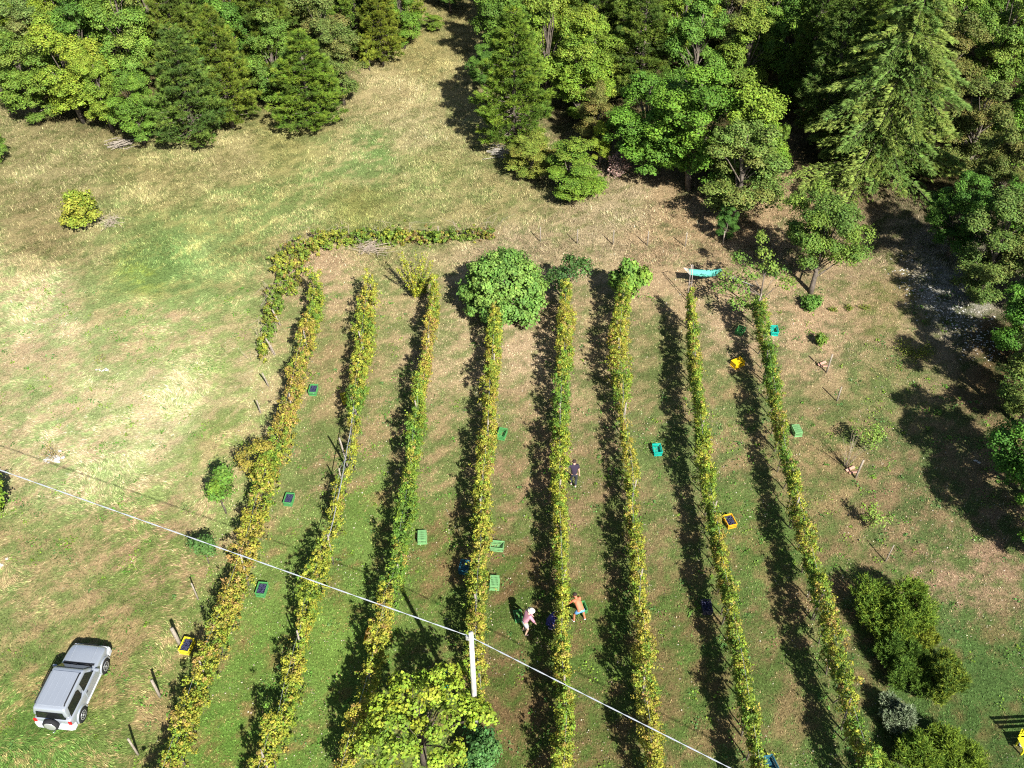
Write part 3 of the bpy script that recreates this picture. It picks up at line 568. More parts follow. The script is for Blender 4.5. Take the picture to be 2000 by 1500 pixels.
# bramble hedge: a low bank of leaves bending round the top left corner of the vineyard
def hedge_leaves(R, pts, leaf, dens, seed, prob_pal, zlo, zhi):
    """pts: list of (x, y, width, density, palette weights, height factor); returns leaf centres, normals, colours"""
    CN = []; NN = []; CC = []; pal = np.array(prob_pal); acc = 0
    for i in range(len(pts) - 1):
        a = pts[i]; b = pts[i + 1]; L = math.hypot(b[0] - a[0], b[1] - a[1])
        if L < .01: continue
        dx, dy = (b[0] - a[0]) / L, (b[1] - a[1]) / L; n = int(L * dens * (a[3] + b[3]) / 2 / 20)
        if n < 1: acc += L; continue
        t = R.random(n); s = acc + t * L; wd = a[2] + (b[2] - a[2]) * t; hf = a[5] + (b[5] - a[5]) * t
        side = R.uniform(-1, 1, n); bul = .22 + 1.15 * fbm(s * 1.1, s * 0 + seed, seed, 3) + .45 * fbm(s * 3.5, side * 1.2 + 4, seed + 2, 2); top = .60 + .72 * fbm(s * 1.1, s * 0 + seed + 9, seed + 3, 3)
        ang = side * math.pi * .56; rr = (.5 + .5 * R.random(n) ** .4) * np.where(R.random(n) < .3, R.uniform(.1, .95, n), 1.0) * (.68 + .62 * fbm(s * 4.2, ang * 2.2 + 7, seed + 40, 2))
        lat = np.sin(ang) * wd * .5 * rr * bul * 1.15 + (fbm(s * .8, s * 0 + 3, seed + 7, 2) - .5) * .35 * wd; zz = (np.clip(np.cos(ang), -.1, 1) ** .8 if False else np.cos(ang) * .5 + .5)
        z = zlo + (zhi * top * hf - zlo) * (zz * rr) ** .8 + R.normal(0, .06, n); low_ = R.random(n) < .15; z[low_] = zlo + R.random(low_.sum()) * 1.2
        droop = R.random(n) < .12; z[droop] -= R.uniform(.1, .5, droop.sum()); z = np.maximum(z, .05)
        # clumps missing here and there
        keep = fbm(s * 3.0, z * 2.5 + side * 2.0, seed + 20, 2) > .40
        keep |= (R.random(n) < .18) | (rr < .5)
        x = a[0] + dx * t * L - dy * lat; y = a[1] + dy * t * L + dx * lat
        N = np.stack([-dy * np.sin(ang), dx * np.sin(ang), np.cos(ang) * .8 + .35], 1) + R.normal(0, .7, (n, 3))
        wa, wb = np.array(a[4], float), np.array(b[4], float); wt = wa + (wb - wa) * t[:, None]; wt += (fbm(s * 1.3, z * 1.2 + side, seed + 30, 3)[:, None] - .5) * np.array([2.2, .6, -1.0, -1.2, -.6][:len(pal)]) ; wt = np.clip(wt, .005, None)
        wt /= wt.sum(1, keepdims=True); cdf = wt.cumsum(1); pick = (R.random((n, 1)) > cdf).sum(1).clip(0, len(pal) - 1)
        c = jit(R, pal[pick] * .75 + (wt @ pal) * .25, n, .16, .05)
        # every sampled place carries a clump of twenty leaves, so the canopy has relief
        cc0 = np.stack([x, y, z], 1)[keep]; m0 = len(cc0); q = np.repeat(cc0, 20, 0); ee = unit(R.normal(size=(m0 * 20, 3))); rad = np.repeat(R.uniform(.08, .19, m0), 20)[:, None]
        q = q + ee * rad * (R.random((m0 * 20, 1)) ** .45) * np.array([1, 1, .9]); q[:, 2] = np.maximum(q[:, 2], .04)
        CN.append(q); NN.append(ee * .9 + np.repeat(unit(N[keep]), 20, 0) * .5 + R.normal(0, .45, (m0 * 20, 3))); CC.append(np.clip(np.repeat(c[keep], 20, 0) * np.exp(R.normal(0, .14, (m0 * 20, 1))), 0, .9)); acc += L
        # shoots that stick out of the canopy
        m = int(L * 3.2 * (a[3] + b[3]) / 2 * (zhi > 1.8))
        for _ in range(m):
            t1 = R.random(); lat0 = R.uniform(-.5, .5) * (a[2] + b[2]) / 2; out = np.array([-dy * np.sign(lat0) * R.uniform(.2, 1) + dx * R.normal(0, .5), dx * np.sign(lat0) * R.uniform(.2, 1) + dy * R.normal(0, .5), R.uniform(-.3, .9)]); out /= np.linalg.norm(out)
            ln = R.uniform(.2, .55); q = np.linspace(0, 1, 9)[:, None]; base = np.array([a[0] + dx * t1 * L - dy * lat0, a[1] + dy * t1 * L + dx * lat0, R.uniform(zlo + .4, zhi * .85)])
            CN.append(base + out * q * ln + R.normal(0, .035, (9, 3)) - np.array([0, 0, .12]) * q ** 2); NN.append(R.normal(size=(9, 3)) + [0, 0, .8]); pk = R.choice(len(pal), p=np.array(a[4], float) / sum(a[4])); CC.append(jit(R, pal[pk], 9, .15, .05))
    return np.vstack(CN), np.vstack(NN), np.vstack(CC)
def densify(st, z, step=1.0):
    """photo stops (u, v, width px, density, weights, height) to world stops, interpolated"""
    out = []
    for i, s_ in enumerate(st):
        p = P(s_[0], s_[1], z); out.append((p.x, p.y, s_[2] / pxm(s_[1]), s_[3], s_[4], s_[5] if len(s_) > 5 else 1.0))
    return out
R = np.random.default_rng(88)
BR = [(.11, .19, .03), (.19, .25, .03), (.30, .30, .04), (.26, .16, .05), (.18, .10, .05)]
g1 = (.5, .4, .3, .03, .03); g2 = (.3, .5, .5, .05, .05)
bst = [(965, 452, 26, 1, (.4, .4, .2, .2, .2)), (900, 457, 30, .9, (.5, .3, .1, .2, .2)), (820, 460, 32, 1, g1), (740, 458, 34, 1, g1), (660, 464, 36, 1, g2), (605, 472, 42, 1.1, g2), (572, 492, 46, 1.1, g2), (560, 530, 46, 1.1, g2), (543, 575, 44, 1.1, g1), (530, 610, 28, .8, g1), (520, 650, 24, .7, g1), (512, 700, 16, .4, g1)]
e = thing('bramble_hedge', P(600, 480), 0, 'low bramble bank curving round the top left corner of the vineyard', 'hedge')
cn, nn, cc = hedge_leaves(R, [(a, b_, w_ * (.55 + .6 * rr_), d * (.5 + .5 * rr_), c_, h) for (a, b_, w_, d, c_, h), rr_ in zip(densify(bst, .5), (.4, .6, .9, .8, 1, 1, 1, .9, .8, .5, .4, .3))], .1, 1500, 4, BR, .0, .75)
cn -= np.array(e.location); obj('foliage', leafmesh('foliage', R, cn, nn, R.uniform(.07, .14, len(cn)), cc), e)
mb = MB(); rr = random.Random(2)
for s0 in densify(bst, 0): 
    for k in range(9):
        x = s0[0] - e.location.x + rr.uniform(-.8, .8); y = s0[1] - e.location.y + rr.uniform(-.5, .5)
        mb.tube([(x, y, 0), (x + rr.uniform(-.3, .3), y + rr.uniform(-.3, .3), .7), (x + rr.uniform(-.9, .9), y + rr.uniform(-.9, .9), rr.uniform(.3, 1))], [.01, .008, .004], 4, False)
mb.build('stem', M_dry, e, True)['kind'] = 'stuff'

# ------------------------------------------------------------------ vine rows
VP_ = [(.10, .20, .028), (.20, .28, .03), (.34, .34, .04), (.34, .26, .05), (.34, .21, .08)]
Gn = (1, .35, .05, 0, 0); YG = (.35, .8, .35, .05, .0); Ye = (.1, .5, .9, .12, .03); YO = (.1, .35, .75, .45, .12); Ru = (.15, .25, .35, .5, .35); Pk = (.02, .1, .3, .6, .7); GO = (.5, .5, .4, .2, .08)
ROWS = [
 ('leftmost vine row, broad with rusty leaves along its middle', [(617,548,26,.9,Ye),(612,600,34,1,YG),(600,650,38,1,YO),(584,700,38,1,Ru),(572,760,38,1,Ru),(558,810,40,1,Ru),(546,850,42,1,Ru),(530,900,44,1,GO),(516,950,40,1,YG),(500,1000,44,1,YO),(488,1050,46,1,YO),(470,1100,46,1,Ru),(452,1150,46,1,Ru),(436,1200,46,1,YO),(415,1250,46,1,Ru),(396,1300,44,1,GO),(378,1350,44,1,YG),(362,1400,42,1,YO),(345,1450,42,1,YG),(322,1515,42,1,YG),(300,1570,42,1,YG)]),
 ('upper piece of the second vine row from the left, yellow above and green below', [(722,550,24,.9,Ye),(716,600,38,1,YO),(709,650,42,1,YG),(707,690,28,.9,Ye),(700,730,34,1,Ye),(694,770,40,1,Gn),(694,800,32,.9,Gn),(692,830,16,.45,Ye),(690,850,12,.3,Ye,.8),(686,880,20,.5,Ye,.8),(683,895,6,.1,Ye,.7),(668,925,8,.15,Ye,.7),(662,950,18,.7,Ye,.8),(656,980,20,.8,Ye,.8),(652,1010,24,.9,YG,.8),(647,1022,12,.5,Ye,.7)]),
 ('lower piece of the second vine row from the left, bright yellow', [(641,1052,20,.8,Ye),(630,1080,34,1,YG),(620,1120,38,1,Ye),(604,1160,38,1,Ye),(594,1200,34,1,Ye),(590,1240,26,.8,Ye),(578,1275,34,1,Ye),(568,1320,40,1,Ye),(558,1350,36,1,Ye),(548,1400,36,1,Ye),(530,1440,38,1,YG),(512,1500,40,1,Ye),(495,1560,40,1,Ye)]),
 ('third vine row from the left, pinkish near its top and green in its middle', [(850,558,18,.9,Ye),(846,600,20,1,YO),(838,650,18,1,Pk),(833,700,18,1,Pk),(828,735,22,1,YO),(816,770,28,1,YG),(817,800,32,1,YG),(808,850,34,1,Gn),(806,880,30,1,Gn),(802,930,32,1,YG),(796,970,34,1,Gn),(788,1010,34,1,Gn),(782,1050,36,1,Gn),(776,1100,36,1,Gn),(768,1140,38,1,Gn),(752,1170,36,1,YO),(748,1210,36,1,YO),(738,1250,36,1,Ye),(728,1300,36,1,YO),(715,1350,34,1,Ye),(700,1400,34,.9,Ye),(685,1450,34,.9,Ye),(668,1515,36,.9,Ye)]),
 ('yellow vine row running down from the big round tree to the concrete pole', [(969,588,20,.8,YO),(966,640,28,1,Ye),(962,700,30,1,YO),(956,760,30,1,YO),(955,800,30,1,Ye),(952,850,34,1,YO),(948,900,36,1,YO),(942,950,38,1,YO),(940,1000,36,1,YO),(940,1050,36,1,YO),(936,1100,38,1,YO),(932,1150,40,1,YG),(930,1200,36,1,YO),(928,1250,30,.9,YO),(934,1300,30,.8,YO),(940,1345,26,.7,YO)]),
 ('long vine row passing just left of the man in the dark shirt', [(1106,562,22,.8,YG),(1104,600,30,1,YO),(1103,650,30,1,YO),(1102,700,28,1,YG),(1096,750,32,1,Gn),(1095,800,34,1,Gn),(1093,850,32,1,YG),(1093,900,34,1,Ye),(1093,950,32,1,Ye),(1093,1000,30,1,Ye),(1095,1050,28,.9,YO),(1097,1100,26,.9,YG),(1098,1150,24,.9,Ye),(1098,1200,22,.8,Ye),(1096,1250,26,.9,YG),(1097,1300,30,1,YO),(1104,1350,38,1,YG),(1106,1400,38,1,YG),(1104,1450,38,1,YO),(1100,1515,38,1,YO),(1098,1560,38,1,YO)]),
 ('third vine row from the right, thick above, sparse and orange in its middle', [(1216,565,24,.9,YG),(1213,620,28,1,YG),(1210,660,36,1,YO),(1209,700,40,1,YO),(1214,740,38,1,YG),(1217,772,30,.9,YG),(1216,788,8,.2,YO,.7),(1219,820,14,.4,YO,.8),(1224,860,20,.5,YO,.8),(1231,900,24,.6,YO,.85),(1236,950,20,.6,YG,.85),(1234,1000,22,.7,YO,.9),(1238,1050,26,.8,YG),(1245,1100,28,.9,YO),(1250,1150,28,.9,YG),(1247,1190,20,.7,YO,.9),(1258,1230,30,.9,YO),(1258,1270,42,1,YO),(1258,1320,46,1,YO),(1260,1370,46,1,YO),(1268,1420,46,1,YO),(1278,1480,44,1,YO),(1290,1550,44,1,YO)]),
 ('second vine row from the right, narrow and green below the hammock', [(1347,590,16,.8,YG),(1352,640,20,1,GO),(1355,690,20,1,GO),(1360,740,22,1,GO),(1363,800,24,1,YG),(1369,850,24,1,YG),(1375,900,26,1,YG),(1382,950,26,1,YG),(1392,1000,26,1,GO),(1402,1050,26,1,GO),(1408,1100,28,1,GO),(1418,1150,28,1,GO),(1428,1200,30,1,GO),(1438,1250,30,1,YG),(1448,1300,32,1,YG),(1456,1350,34,1,GO),(1464,1400,36,1,YG),(1472,1450,36,1,GO),(1484,1515,36,1,GO),(1496,1570,36,1,GO)]),
 ('rightmost full vine row, narrow and mostly green', [(1478,585,20,.9,Gn),(1486,630,22,1,Gn),(1493,660,22,1,GO),(1500,700,18,.9,Gn),(1508,750,24,1,Gn),(1517,800,26,1,GO),(1526,850,24,.9,GO),(1531,885,14,.6,Gn),(1542,915,24,1,Gn),(1550,950,26,1,YG),(1560,1000,28,1,GO),(1574,1050,28,1,GO),(1586,1100,28,1,GO),(1598,1150,28,1,GO),(1611,1200,28,1,GO),(1624,1250,30,1,GO),(1636,1300,30,1,GO),(1650,1350,32,1,GO),(1664,1400,32,1,GO),(1680,1450,32,1,GO),(1700,1515,34,1,GO),(1716,1565,34,1,GO)]),
]
for ri, (lab, st_) in enumerate(ROWS):
    R = np.random.default_rng(200 + ri); w_ = densify(st_, 1.55); low = ri >= 7; zl = .7 if low else (.2 if ri in (0, 2, 4) else .3)
    p0 = Vector((w_[0][0], w_[0][1], 0)); e = thing('vine_row', p0, 0, lab, 'vine row', 'rows of grape vines')
    w_ = [(a, b_, max(.26, wd) * (.62 if ri == 0 else .72), d, c_, h) for a, b_, wd, d, c_, h in w_]
    cn, nn, cc = hedge_leaves(R, w_, .12, 2350 if not low else 2200, 40 + ri * 11, VP_, zl, 2.45)
    cn -= np.array(p0); obj('foliage', leafmesh('foliage', R, cn, nn, R.uniform(.05, .095, len(cn)), cc, .9), e)
    rr = random.Random(ri); mw = MB(); dist = 0; nextp = .2; nexts = .5; path = [Vector((a[0], a[1], 0)) - p0 for a in w_]
    for i in range(len(path) - 1):
        a, b_ = path[i], path[i + 1]; L = (b_ - a).length
        while nextp < dist + L:
            q = a.lerp(b_, (nextp - dist) / L); MB().tube([q + Vector((rr.uniform(-.1, .1), 0, -.15)), q + Vector((rr.uniform(-.15, .15), rr.uniform(-.1, .1), 2.2))], [.045, .035], 6).build('post', M_post, e, True); nextp += 5.0
        while nexts < dist + L:
            q = a.lerp(b_, (nexts - dist) / L); MB().tube([q + Vector((0, 0, -.05)), q + Vector((rr.uniform(-.1, .1), rr.uniform(-.15, .15), .5)), q + Vector((rr.uniform(-.12, .12), rr.uniform(-.3, .3), 1.2))], [.035, .028, .02], 5, False).build('vine_stem', M_dark, e, True); nexts += rr.uniform(1.1, 1.6)
        dist += L
    for z in (.9, 1.5, 2.0): mw.tube([q + Vector((0, 0, z)) for q in path], .006, 3, False)
    mw.build('wire', M_wire, e)
# bare wire and leaning props where the second row is broken
mb = MB(); mb.tube([P(693, 775, 2.0), P(684, 845, 1.9), P(678, 875, 1.8), P(668, 935, 1.9), P(650, 1020, 1.9), P(640, 1055, 1.9)], .022, 5)
tag(mb.build('wire', M_wire), 'pale twisted bare wire spanning the break in the second vine row', 'wire')
def post(u, v, H, lean, lab, r=.05, group=None, m=None):
    mb = MB(); q = P(u, v); o = mb.tube([(0, 0, -.2), (lean[0] * .5, lean[1] * .5, H * .5), (lean[0], lean[1], H)], [r, r * .95, r * .85], 7).build('wooden_post', m or M_post, None, True, loc=q)
    return tag(o, lab, 'post', group)
GL = 'old posts along the left side of the vineyard'
post(702, 833, 2.1, (-.35, .3), 'slanting prop holding the bare wire, upper of the two', .05)
post(683, 922, 2.1, (-.3, .3), 'slanting prop holding the bare wire, lower of the two', .05)
post(549, 636, 1.1, (-.35, .1), 'leaning grey post below the bramble bank, topmost of the left posts', .055, GL)
post(539, 693, 1.1, (-.4, .1), 'leaning grey post, second from the top of the left posts', .055, GL)
post(526, 755, .9, (-.25, .1), 'short leaning post, third from the top of the left posts', .045, GL)
post(510, 808, .9, (-.1, .1), 'brownish leaning post, fourth from the top of the left posts', .04, GL)
post(388, 1172, 1.1, (-.1, .1), 'thin dry post in the meadow right of the small dark tree under the cable', .04, GL)
post(353, 1260, 1.1, (-.15, .1), 'thick pale post standing beside the bright yellow crate of grapes', .09, GL)
post(313, 1361, 1.1, (-.1, .1), 'post right of the silver car', .065, GL)
post(271, 1475, 1.1, (-.15, .1), 'lowest of the left posts, below the silver car', .05, GL)
GF = 'thin posts of the top fence'
for i, (u, v) in enumerate(((857, 470), (1055, 472), (1127, 476), (1197, 478), (1264, 480), (1338, 483), (1411, 480))):
    post(u, v, 1.1, (0, 0), f'thin wooden fence stake above the vineyard, {OR[i]} from the left', .04, GF)
GR = 'posts of the failing row at the right'
post(1614, 727, 1.3, (.05, 0), 'stake propped by bricks, topmost of the right hand posts', .05, GR)
post(1634, 784, 1.0, (.05, .05), 'stake midway between the two brick propped posts', .04, GR)
post(1670, 934, 1.3, (.1, 0), 'stake propped by bricks beside the whip plant', .055, GR)
post(1728, 1098, 1.1, (.15, .1), 'thin stake above the largest evergreen shrub', .03, GR)
for (u, v, lab) in ((1605, 712, 'loose terracotta bricks leaning on the topmost right hand stake'), (1660, 918, 'loose terracotta bricks leaning on the stake by the whip plant')):
    mb = MB(); rb = Matrix.Rotation(.5, 3, 'Z') @ Matrix.Rotation(.4, 3, 'X'); mb.box((0, 0, .09), (.55, .14, .05), rb); mb.box((.12, -.2, .07), (.5, .13, .05), Matrix.Rotation(.15, 3, 'Z') @ Matrix.Rotation(-.3, 3, 'X'))
    tag(mb.build('brick_prop', M_brick, None, bevel=.006, loc=P(u, v)), lab, 'bricks', 'brick props')
# brush, woodpile, stones
def sticks(name, u, v, n, L, r, w, h, lab, cat, seed, az=None, m=None):
    rr = random.Random(seed); mb = MB()
    for i in range(n):
        a = (az if az is not None else rr.uniform(0, 3.14)) + rr.gauss(0, .3 if az is not None else .2); l = L * rr.uniform(.5, 1.1); c = Vector((rr.gauss(0, w * .4), rr.gauss(0, w * .3), rr.random() * h)); d = Vector((math.cos(a), math.sin(a), rr.uniform(-.08, .35))) * l / 2
        mb.tube([c - d + Vector((0, 0, max(0, d.z))), c + Vector((0, 0, rr.uniform(0, .1))), c + d], [r, r * .8, r * .35], 4, False)
    return tag(mb.build(name, m or M_dry, None, True, loc=P(u, v)), lab, cat)
sticks('woodpile', 238, 287, 60, 1.1, .035, .8, .45, 'pile of pale split sticks at the foot of the left wood', 'woodpile', 1, .15, M_post)
sticks('dry_branches', 218, 440, 30, 1.5, .012, .5, .7, 'bare grey twigs beside the lone yellow green bush', 'dead branches', 2)
sticks('dry_branches', 985, 308, 40, 2.1, .018, .6, .7, 'fan of bare grey branches at the foot of the big pine', 'dead branches', 3, -.3, M_birch)
sticks('dry_branches', 725, 488, 60, 1.5, .012, 1.1, .4, 'heap of dry reddish twigs inside the bramble bank', 'dead branches', 4)
sticks('dry_branches', 1045, 300, 40, 1.6, .014, .7, 1.2, 'bare upright grey twigs among the yellow green bush', 'dead branches', 5, 1.6, M_birch)
o = spray('withered_bush', 1205, 345, 40, 1.9, .9, .15, [(.36, .24, .2), (.42, .3, .25), (.28, .18, .14)], 'heap of cut branches with withered pinkish leaves at the wood edge', 61, 30, .15, 'dead branches', .015)
def stones(u, v, n, wx, wy, r, lab, seed, group=None, name='stone_heap'):
    rr = random.Random(seed); mb = MB()
    for i in range(n):
        q = rr.uniform(.5, 1) * r; mb.blob((rr.gauss(0, wx), rr.gauss(0, wy), q * .25), (q, q * rr.uniform(.6, 1), q * .5), rr.random(), .25, 1)
    return tag(mb.build(name, M_stone, None, loc=P(u, v)), lab, 'stones', group)
stones(108, 895, 30, .22, .2, .12, 'larger heap of white stones in the left meadow', 1, 'white stone heaps')
stones(200, 722, 14, .25, .1, .07, 'smaller flat heap of pale stones in the left meadow', 2, 'white stone heaps')
stones(0, 1100, 8, .15, .3, .12, 'pale stones at the left edge below the bush', 3, 'white stone heaps')
stones(1905, 902, 3, .08, .08, .12, 'white stone lying alone in the tree shade at the right', 4, 'white stone heaps')
R = np.random.default_rng(9)
mb = MB(); rr = random.Random(9); c0 = P(1870, 605)
for i in range(520):
    s_ = rr.uniform(-1, 1); q = P(1850 + s_ * 85 + rr.gauss(0, 16), 605 + s_ * 75 + rr.gauss(0, 20)) - c0; z = rr.uniform(.02, .075); mb.blob((q.x, q.y, z * .15), (z, z * .8, z * .6), i, .3, 1)
tag(mb.build('rubble', M_stone, None, loc=c0), 'strip of white limestone rubble in dappled shade under the right trees', 'rubble', kind='stuff')

# ------------------------------------------------------------------ pole and cable
pb = P(931.4, 1400); pt = P(920, 1238, 7.0); 
pt = Vector((pt.x, pt.y, 0)); PH = 7.05
e = thing('utility_pole', pt, 0, 'white concrete utility pole rising out of the maple beside a vine row', 'pole')
MB().tube([(0, 0, -.3), (0, 0, PH * .5), (0, 0, PH)], [.115, .10, .085], 14).build('shaft', M_conc, e, True)
mb = MB(); mb.box((-.06, .0, PH - .28), (.24, .06, .05)); mb.tube([(-.16, 0, PH - .4), (-.16, 0, PH - .2)], .035, 8); mb.tube([(.08, -.04, PH - .35), (-.13, -.04, PH - .35)], .02, 6); mb.build('bracket', M_wire, e, bevel=.004)
M_cable = mat('cable_sheath', (.46, .49, .54), .45, .1, noise=(2, .05))
A = P(0, 918, 7.0); Bp = P(915, 1242, 6.75); Cc = P(1430, 1502, 7.1)
A2 = A + (A - Bp) * .6; C2 = Cc + (Cc - Bp) * .8
mb = MB(); pts = []
for i in range(15): t = i / 14; q = A2.lerp(Bp, t); q.z -= .25 * math.sin(math.pi * t) * 0; pts.append(q)
for i in range(1, 12): t = i / 11; q = Bp.lerp(C2, t); pts.append(q)
for k in range(2):
    tw = []
    for i in range(len(pts) - 1):
        for j in range(8):
            t = j / 8; q = pts[i].lerp(pts[i + 1], t); ph = (i * 8 + j) * .9 + k * math.pi; tw.append(q + Vector((0, math.cos(ph) * .014, math.sin(ph) * .014)))
    mb.tube(tw, .0115, 5, False)
tag(mb.build('overhead_cable', M_cable, None, True), 'twisted pale overhead cable crossing the vineyard past the pole top', 'cable')

# ------------------------------------------------------------------ crates
def plastic(n, c): return mat(n, c, .45, 0, .4, noise=(12, .08))
PL = {'green': plastic('green_plastic', (.08, .30, .09)), 'teal': plastic('teal_plastic', (.01, .42, .33)), 'yellow': plastic('yellow_plastic', (.72, .62, .03)), 'orange': plastic('orange_plastic', (.85, .42, .02)), 'amber': plastic('amber_plastic', (.88, .56, .01)),
      'lime': plastic('pale_green_plastic', (.19, .40, .16)), 'dark': plastic('dark_plastic', (.06, .06, .08)), 'blue': plastic('blue_teal_plastic', (.03, .13, .18))}
M_grape = mat('grape_skin', (.028, .030, .075), .4, 0, .5, noise=(30, .5))
CW, CL, CH = .40, .60, .30
def crate_parts():
    out = {}
    mb = MB()
    for i in range(7): mb.box((-.165 + i * .055, 0, .012), (.034, CL - .06, .012))
    for j in range(5): mb.box((0, -.24 + j * .12, .026), (CW - .06, .03, .012))
    out['base'] = mb
    for nm, (cx, cy, ln, rot) in {'a': (CW / 2 - .01, 0, CL, 1), 'b': (-CW / 2 + .01, 0, CL, 1), 'c': (0, CL / 2 - .01, CW - .04, 0), 'd': (0, -CL / 2 + .01, CW - .04, 0)}.items():
        mb = MB(); n = int(ln / .055)
        def bx(s_, z, ds, dz, th=.014): mb.box((cx if rot else cx + s_, cy + s_ if rot else cy, z), (th, ds, dz) if rot else (ds, th, dz))
        bx(0, .035, ln, .07); bx(0, CH - .045, ln, .05); bx(0, .165, ln - .02, .022, .016)
        for i in range(n + 1): bx(-ln / 2 + .012 + i * (ln - .024) / n, .16, .022, .22, .012)
        out['wall_' + nm] = mb
    mb = MB(); t = .026; z = CH - .012
    mb.box((CW / 2 + .004, 0, z), (t, CL + .034, .022)); mb.box((-CW / 2 - .004, 0, z), (t, CL + .034, .022)); mb.box((0, CL / 2 + .004, z), (CW - .02, t, .022)); mb.box((0, -CL / 2 - .004, z), (CW - .02, t, .022)); out['rim'] = mb
    return out
CP = crate_parts(); CM = {}
def crate(u, v, az, colr, label, grapes=None, upside=False, tilt=0.0, z=0.0, sc=1.0):
    e = thing('crate', P(u, v) + Vector((0, 0, z)), math.radians(az), label, 'crate', 'harvest crates in the vineyard'); e.scale = (sc, sc, sc)
    if upside: e.rotation_euler = (math.pi, 0, math.radians(az)); e.location.z += CH * sc
    if tilt: e.rotation_euler = (math.radians(tilt), 0, math.radians(az)); e.location.z += .14
    for k, mb in CP.items():
        key = (k, colr)
        if key not in CM: CM[key] = mb.mesh(k.split('_')[0], PL[colr], bevel=.0)
        obj(k.split('_')[0], CM[key], e)
    if grapes:
        if 'g' not in CM:
            rr = random.Random(4); g = MB(); g.box((0, 0, .1), (CW - .06, CL - .06, .16))
            for i in range(260): g.blob((rr.uniform(-.165, .165), rr.uniform(-.26, .26), rr.uniform(.17, .25)), rr.uniform(.018, .03), i, .05, 1)
            CM['g'] = g.mesh('grapes', M_grape, True)
        o = obj('grapes', CM['g'], None, P(u, v), (0, 0, math.radians(az))); o.scale = (sc, sc, sc); tag(o, grapes, 'grapes', 'grapes in crates')
crate(613, 766, -3, 'green', 'green crate full of grapes right of the rusty leaves of the first row', 'dark grapes in the green crate beside the rusty first row')
crate(566, 980, -5, 'green', 'green crate full of grapes below the olive gold bush', 'dark grapes in the green crate below the olive gold bush')
crate(513, 1156, -5, 'green', 'green crate full of grapes just below the cable by the first row', 'dark grapes in the green crate under the cable')
crate(367, 1266, -10, 'yellow', 'bright yellow crate of grapes beside the thick pale post', 'dark grapes in the bright yellow crate by the thick post', sc=1.05)
crate(725, 1246, -8, 'orange', 'orange crate in the shadow of the third row left of the maple')
crate(675, 782, 20, 'yellow', 'yellow crate half hidden under leaves of the second row')
crate(825, 1053, 3, 'lime', 'pale green crate lying bottom up right of the third row', upside=True)
crate(981, 852, -15, 'green', 'empty green crate right of the yellow row, uppermost there')
crate(971, 1071, 84, 'lime', 'light green crate lying crosswise and empty beside the yellow row')
crate(966, 1142, -3, 'lime', 'light green crate bottom up, touching the yellow row leaves', upside=True)
crate(907, 1112, -10, 'blue', 'bluish crate with leaves deep in the shadow left of the yellow row')
crate(874, 1330, -5, 'teal', 'teal crate in deep shadow at the upper edge of the maple', sc=1.1)
crate(1012, 1207, 10, 'green', 'dark green crate in the shadow of the person in pink', sc=.8)
crate(1137, 1190, 15, 'green', 'green crate behind the shirtless man', sc=.8)
crate(1283, 883, 4, 'teal', 'bright teal empty crate alone between the sparse row and the shadow')
crate(1511, 650, -3, 'teal', 'bright teal crate right of the rightmost row near the forked tree')
crate(1440, 713, -60, 'amber', 'deep yellow crate lying bottom up below the hammock', upside=True, sc=1.08)
crate(1424, 1023, 15, 'orange', 'orange crate full of grapes right of the narrow green row', 'dark grapes in the orange crate', sc=1.05)
crate(1555, 845, 8, 'lime', 'pale green crate bottom up right of the rightmost row', upside=True)
crate(1445, 650, -35, 'green', 'green crate in the shadow of the fruit tree')
crate(1379, 1190, 3, 'dark', 'dark crate full of grapes in the shadow of the narrow green row', 'dark grapes in the dark crate in shadow')
crate(1503, 1497, 15, 'blue', 'blue teal crate at the bottom edge beside the narrow green row')

# ------------------------------------------------------------------ hammock
M_ham = mat('hammock_cloth', (.13, .50, .40), .7, noise=(6, .1), transl=.15); M_rope = mat('rope', (.75, .72, .66), .9, noise=(20, .1)); M_steel = mat('painted_pole', (.42, .36, .33), .5, .3, noise=(9, .2))
ha = P(1347, 531, 1.0); hb = P(1410, 531, 1.0); hook = P(1335, 523, 1.15); e = thing('hammock', Vector((ha.x, ha.y, 0)), 0, 'sea green hammock slung between a pole frame and the fruit tree', 'hammock'); o0 = e.location.copy()
V = []; n1, n2 = 14, 5
for i in range(n1 + 1):
    t = i / n1; c = ha.lerp(hb, t) - o0; c.z -= .38 * math.sin(math.pi * t)
    for j in range(n2 + 1): q = j / n2 - .5; V.append((c.x, c.y + q * .62, c.z + .28 * (q * 2) ** 2 * math.sin(math.pi * t) + .02))
Fc = [(i * (n2 + 1) + j, (i + 1) * (n2 + 1) + j, (i + 1) * (n2 + 1) + j + 1, i * (n2 + 1) + j + 1) for i in range(n1) for j in range(n2)]
oc = obj('cloth', npmesh('cloth', V, Fc, 4, None, M_ham, True), e); oc.modifiers.new('t', 'SOLIDIFY').thickness = .008
mb = MB(); a = ha - o0
MB().tube([a + Vector((-.01, -.33, 0)), a + Vector((-.01, .33, 0))], .02, 6).build('spreader_bar', M_rope, e, True); bq = hb - o0
MB().tube([bq + Vector((.01, -.33, 0)), bq + Vector((.01, .33, 0))], .02, 6).build('spreader_bar', M_rope, e, True)
h_ = hook - o0
for k in range(6): mb.tube([a + Vector((-.02, -.3 + k * .12, 0)), h_], .007, 4, False)
te = P(1475, 560, 1.7) - o0
for k in range(6): mb.tube([bq + Vector((.02, -.3 + k * .12, 0)), te], .007, 4, False)
mb.build('rope', M_rope, e)
fb = P(1345, 590); e2 = thing('pole_frame', fb, 0, 'thin two legged pole frame holding the left end of the hammock', 'frame'); top = Vector((hook.x, hook.y, 1.3)) - fb
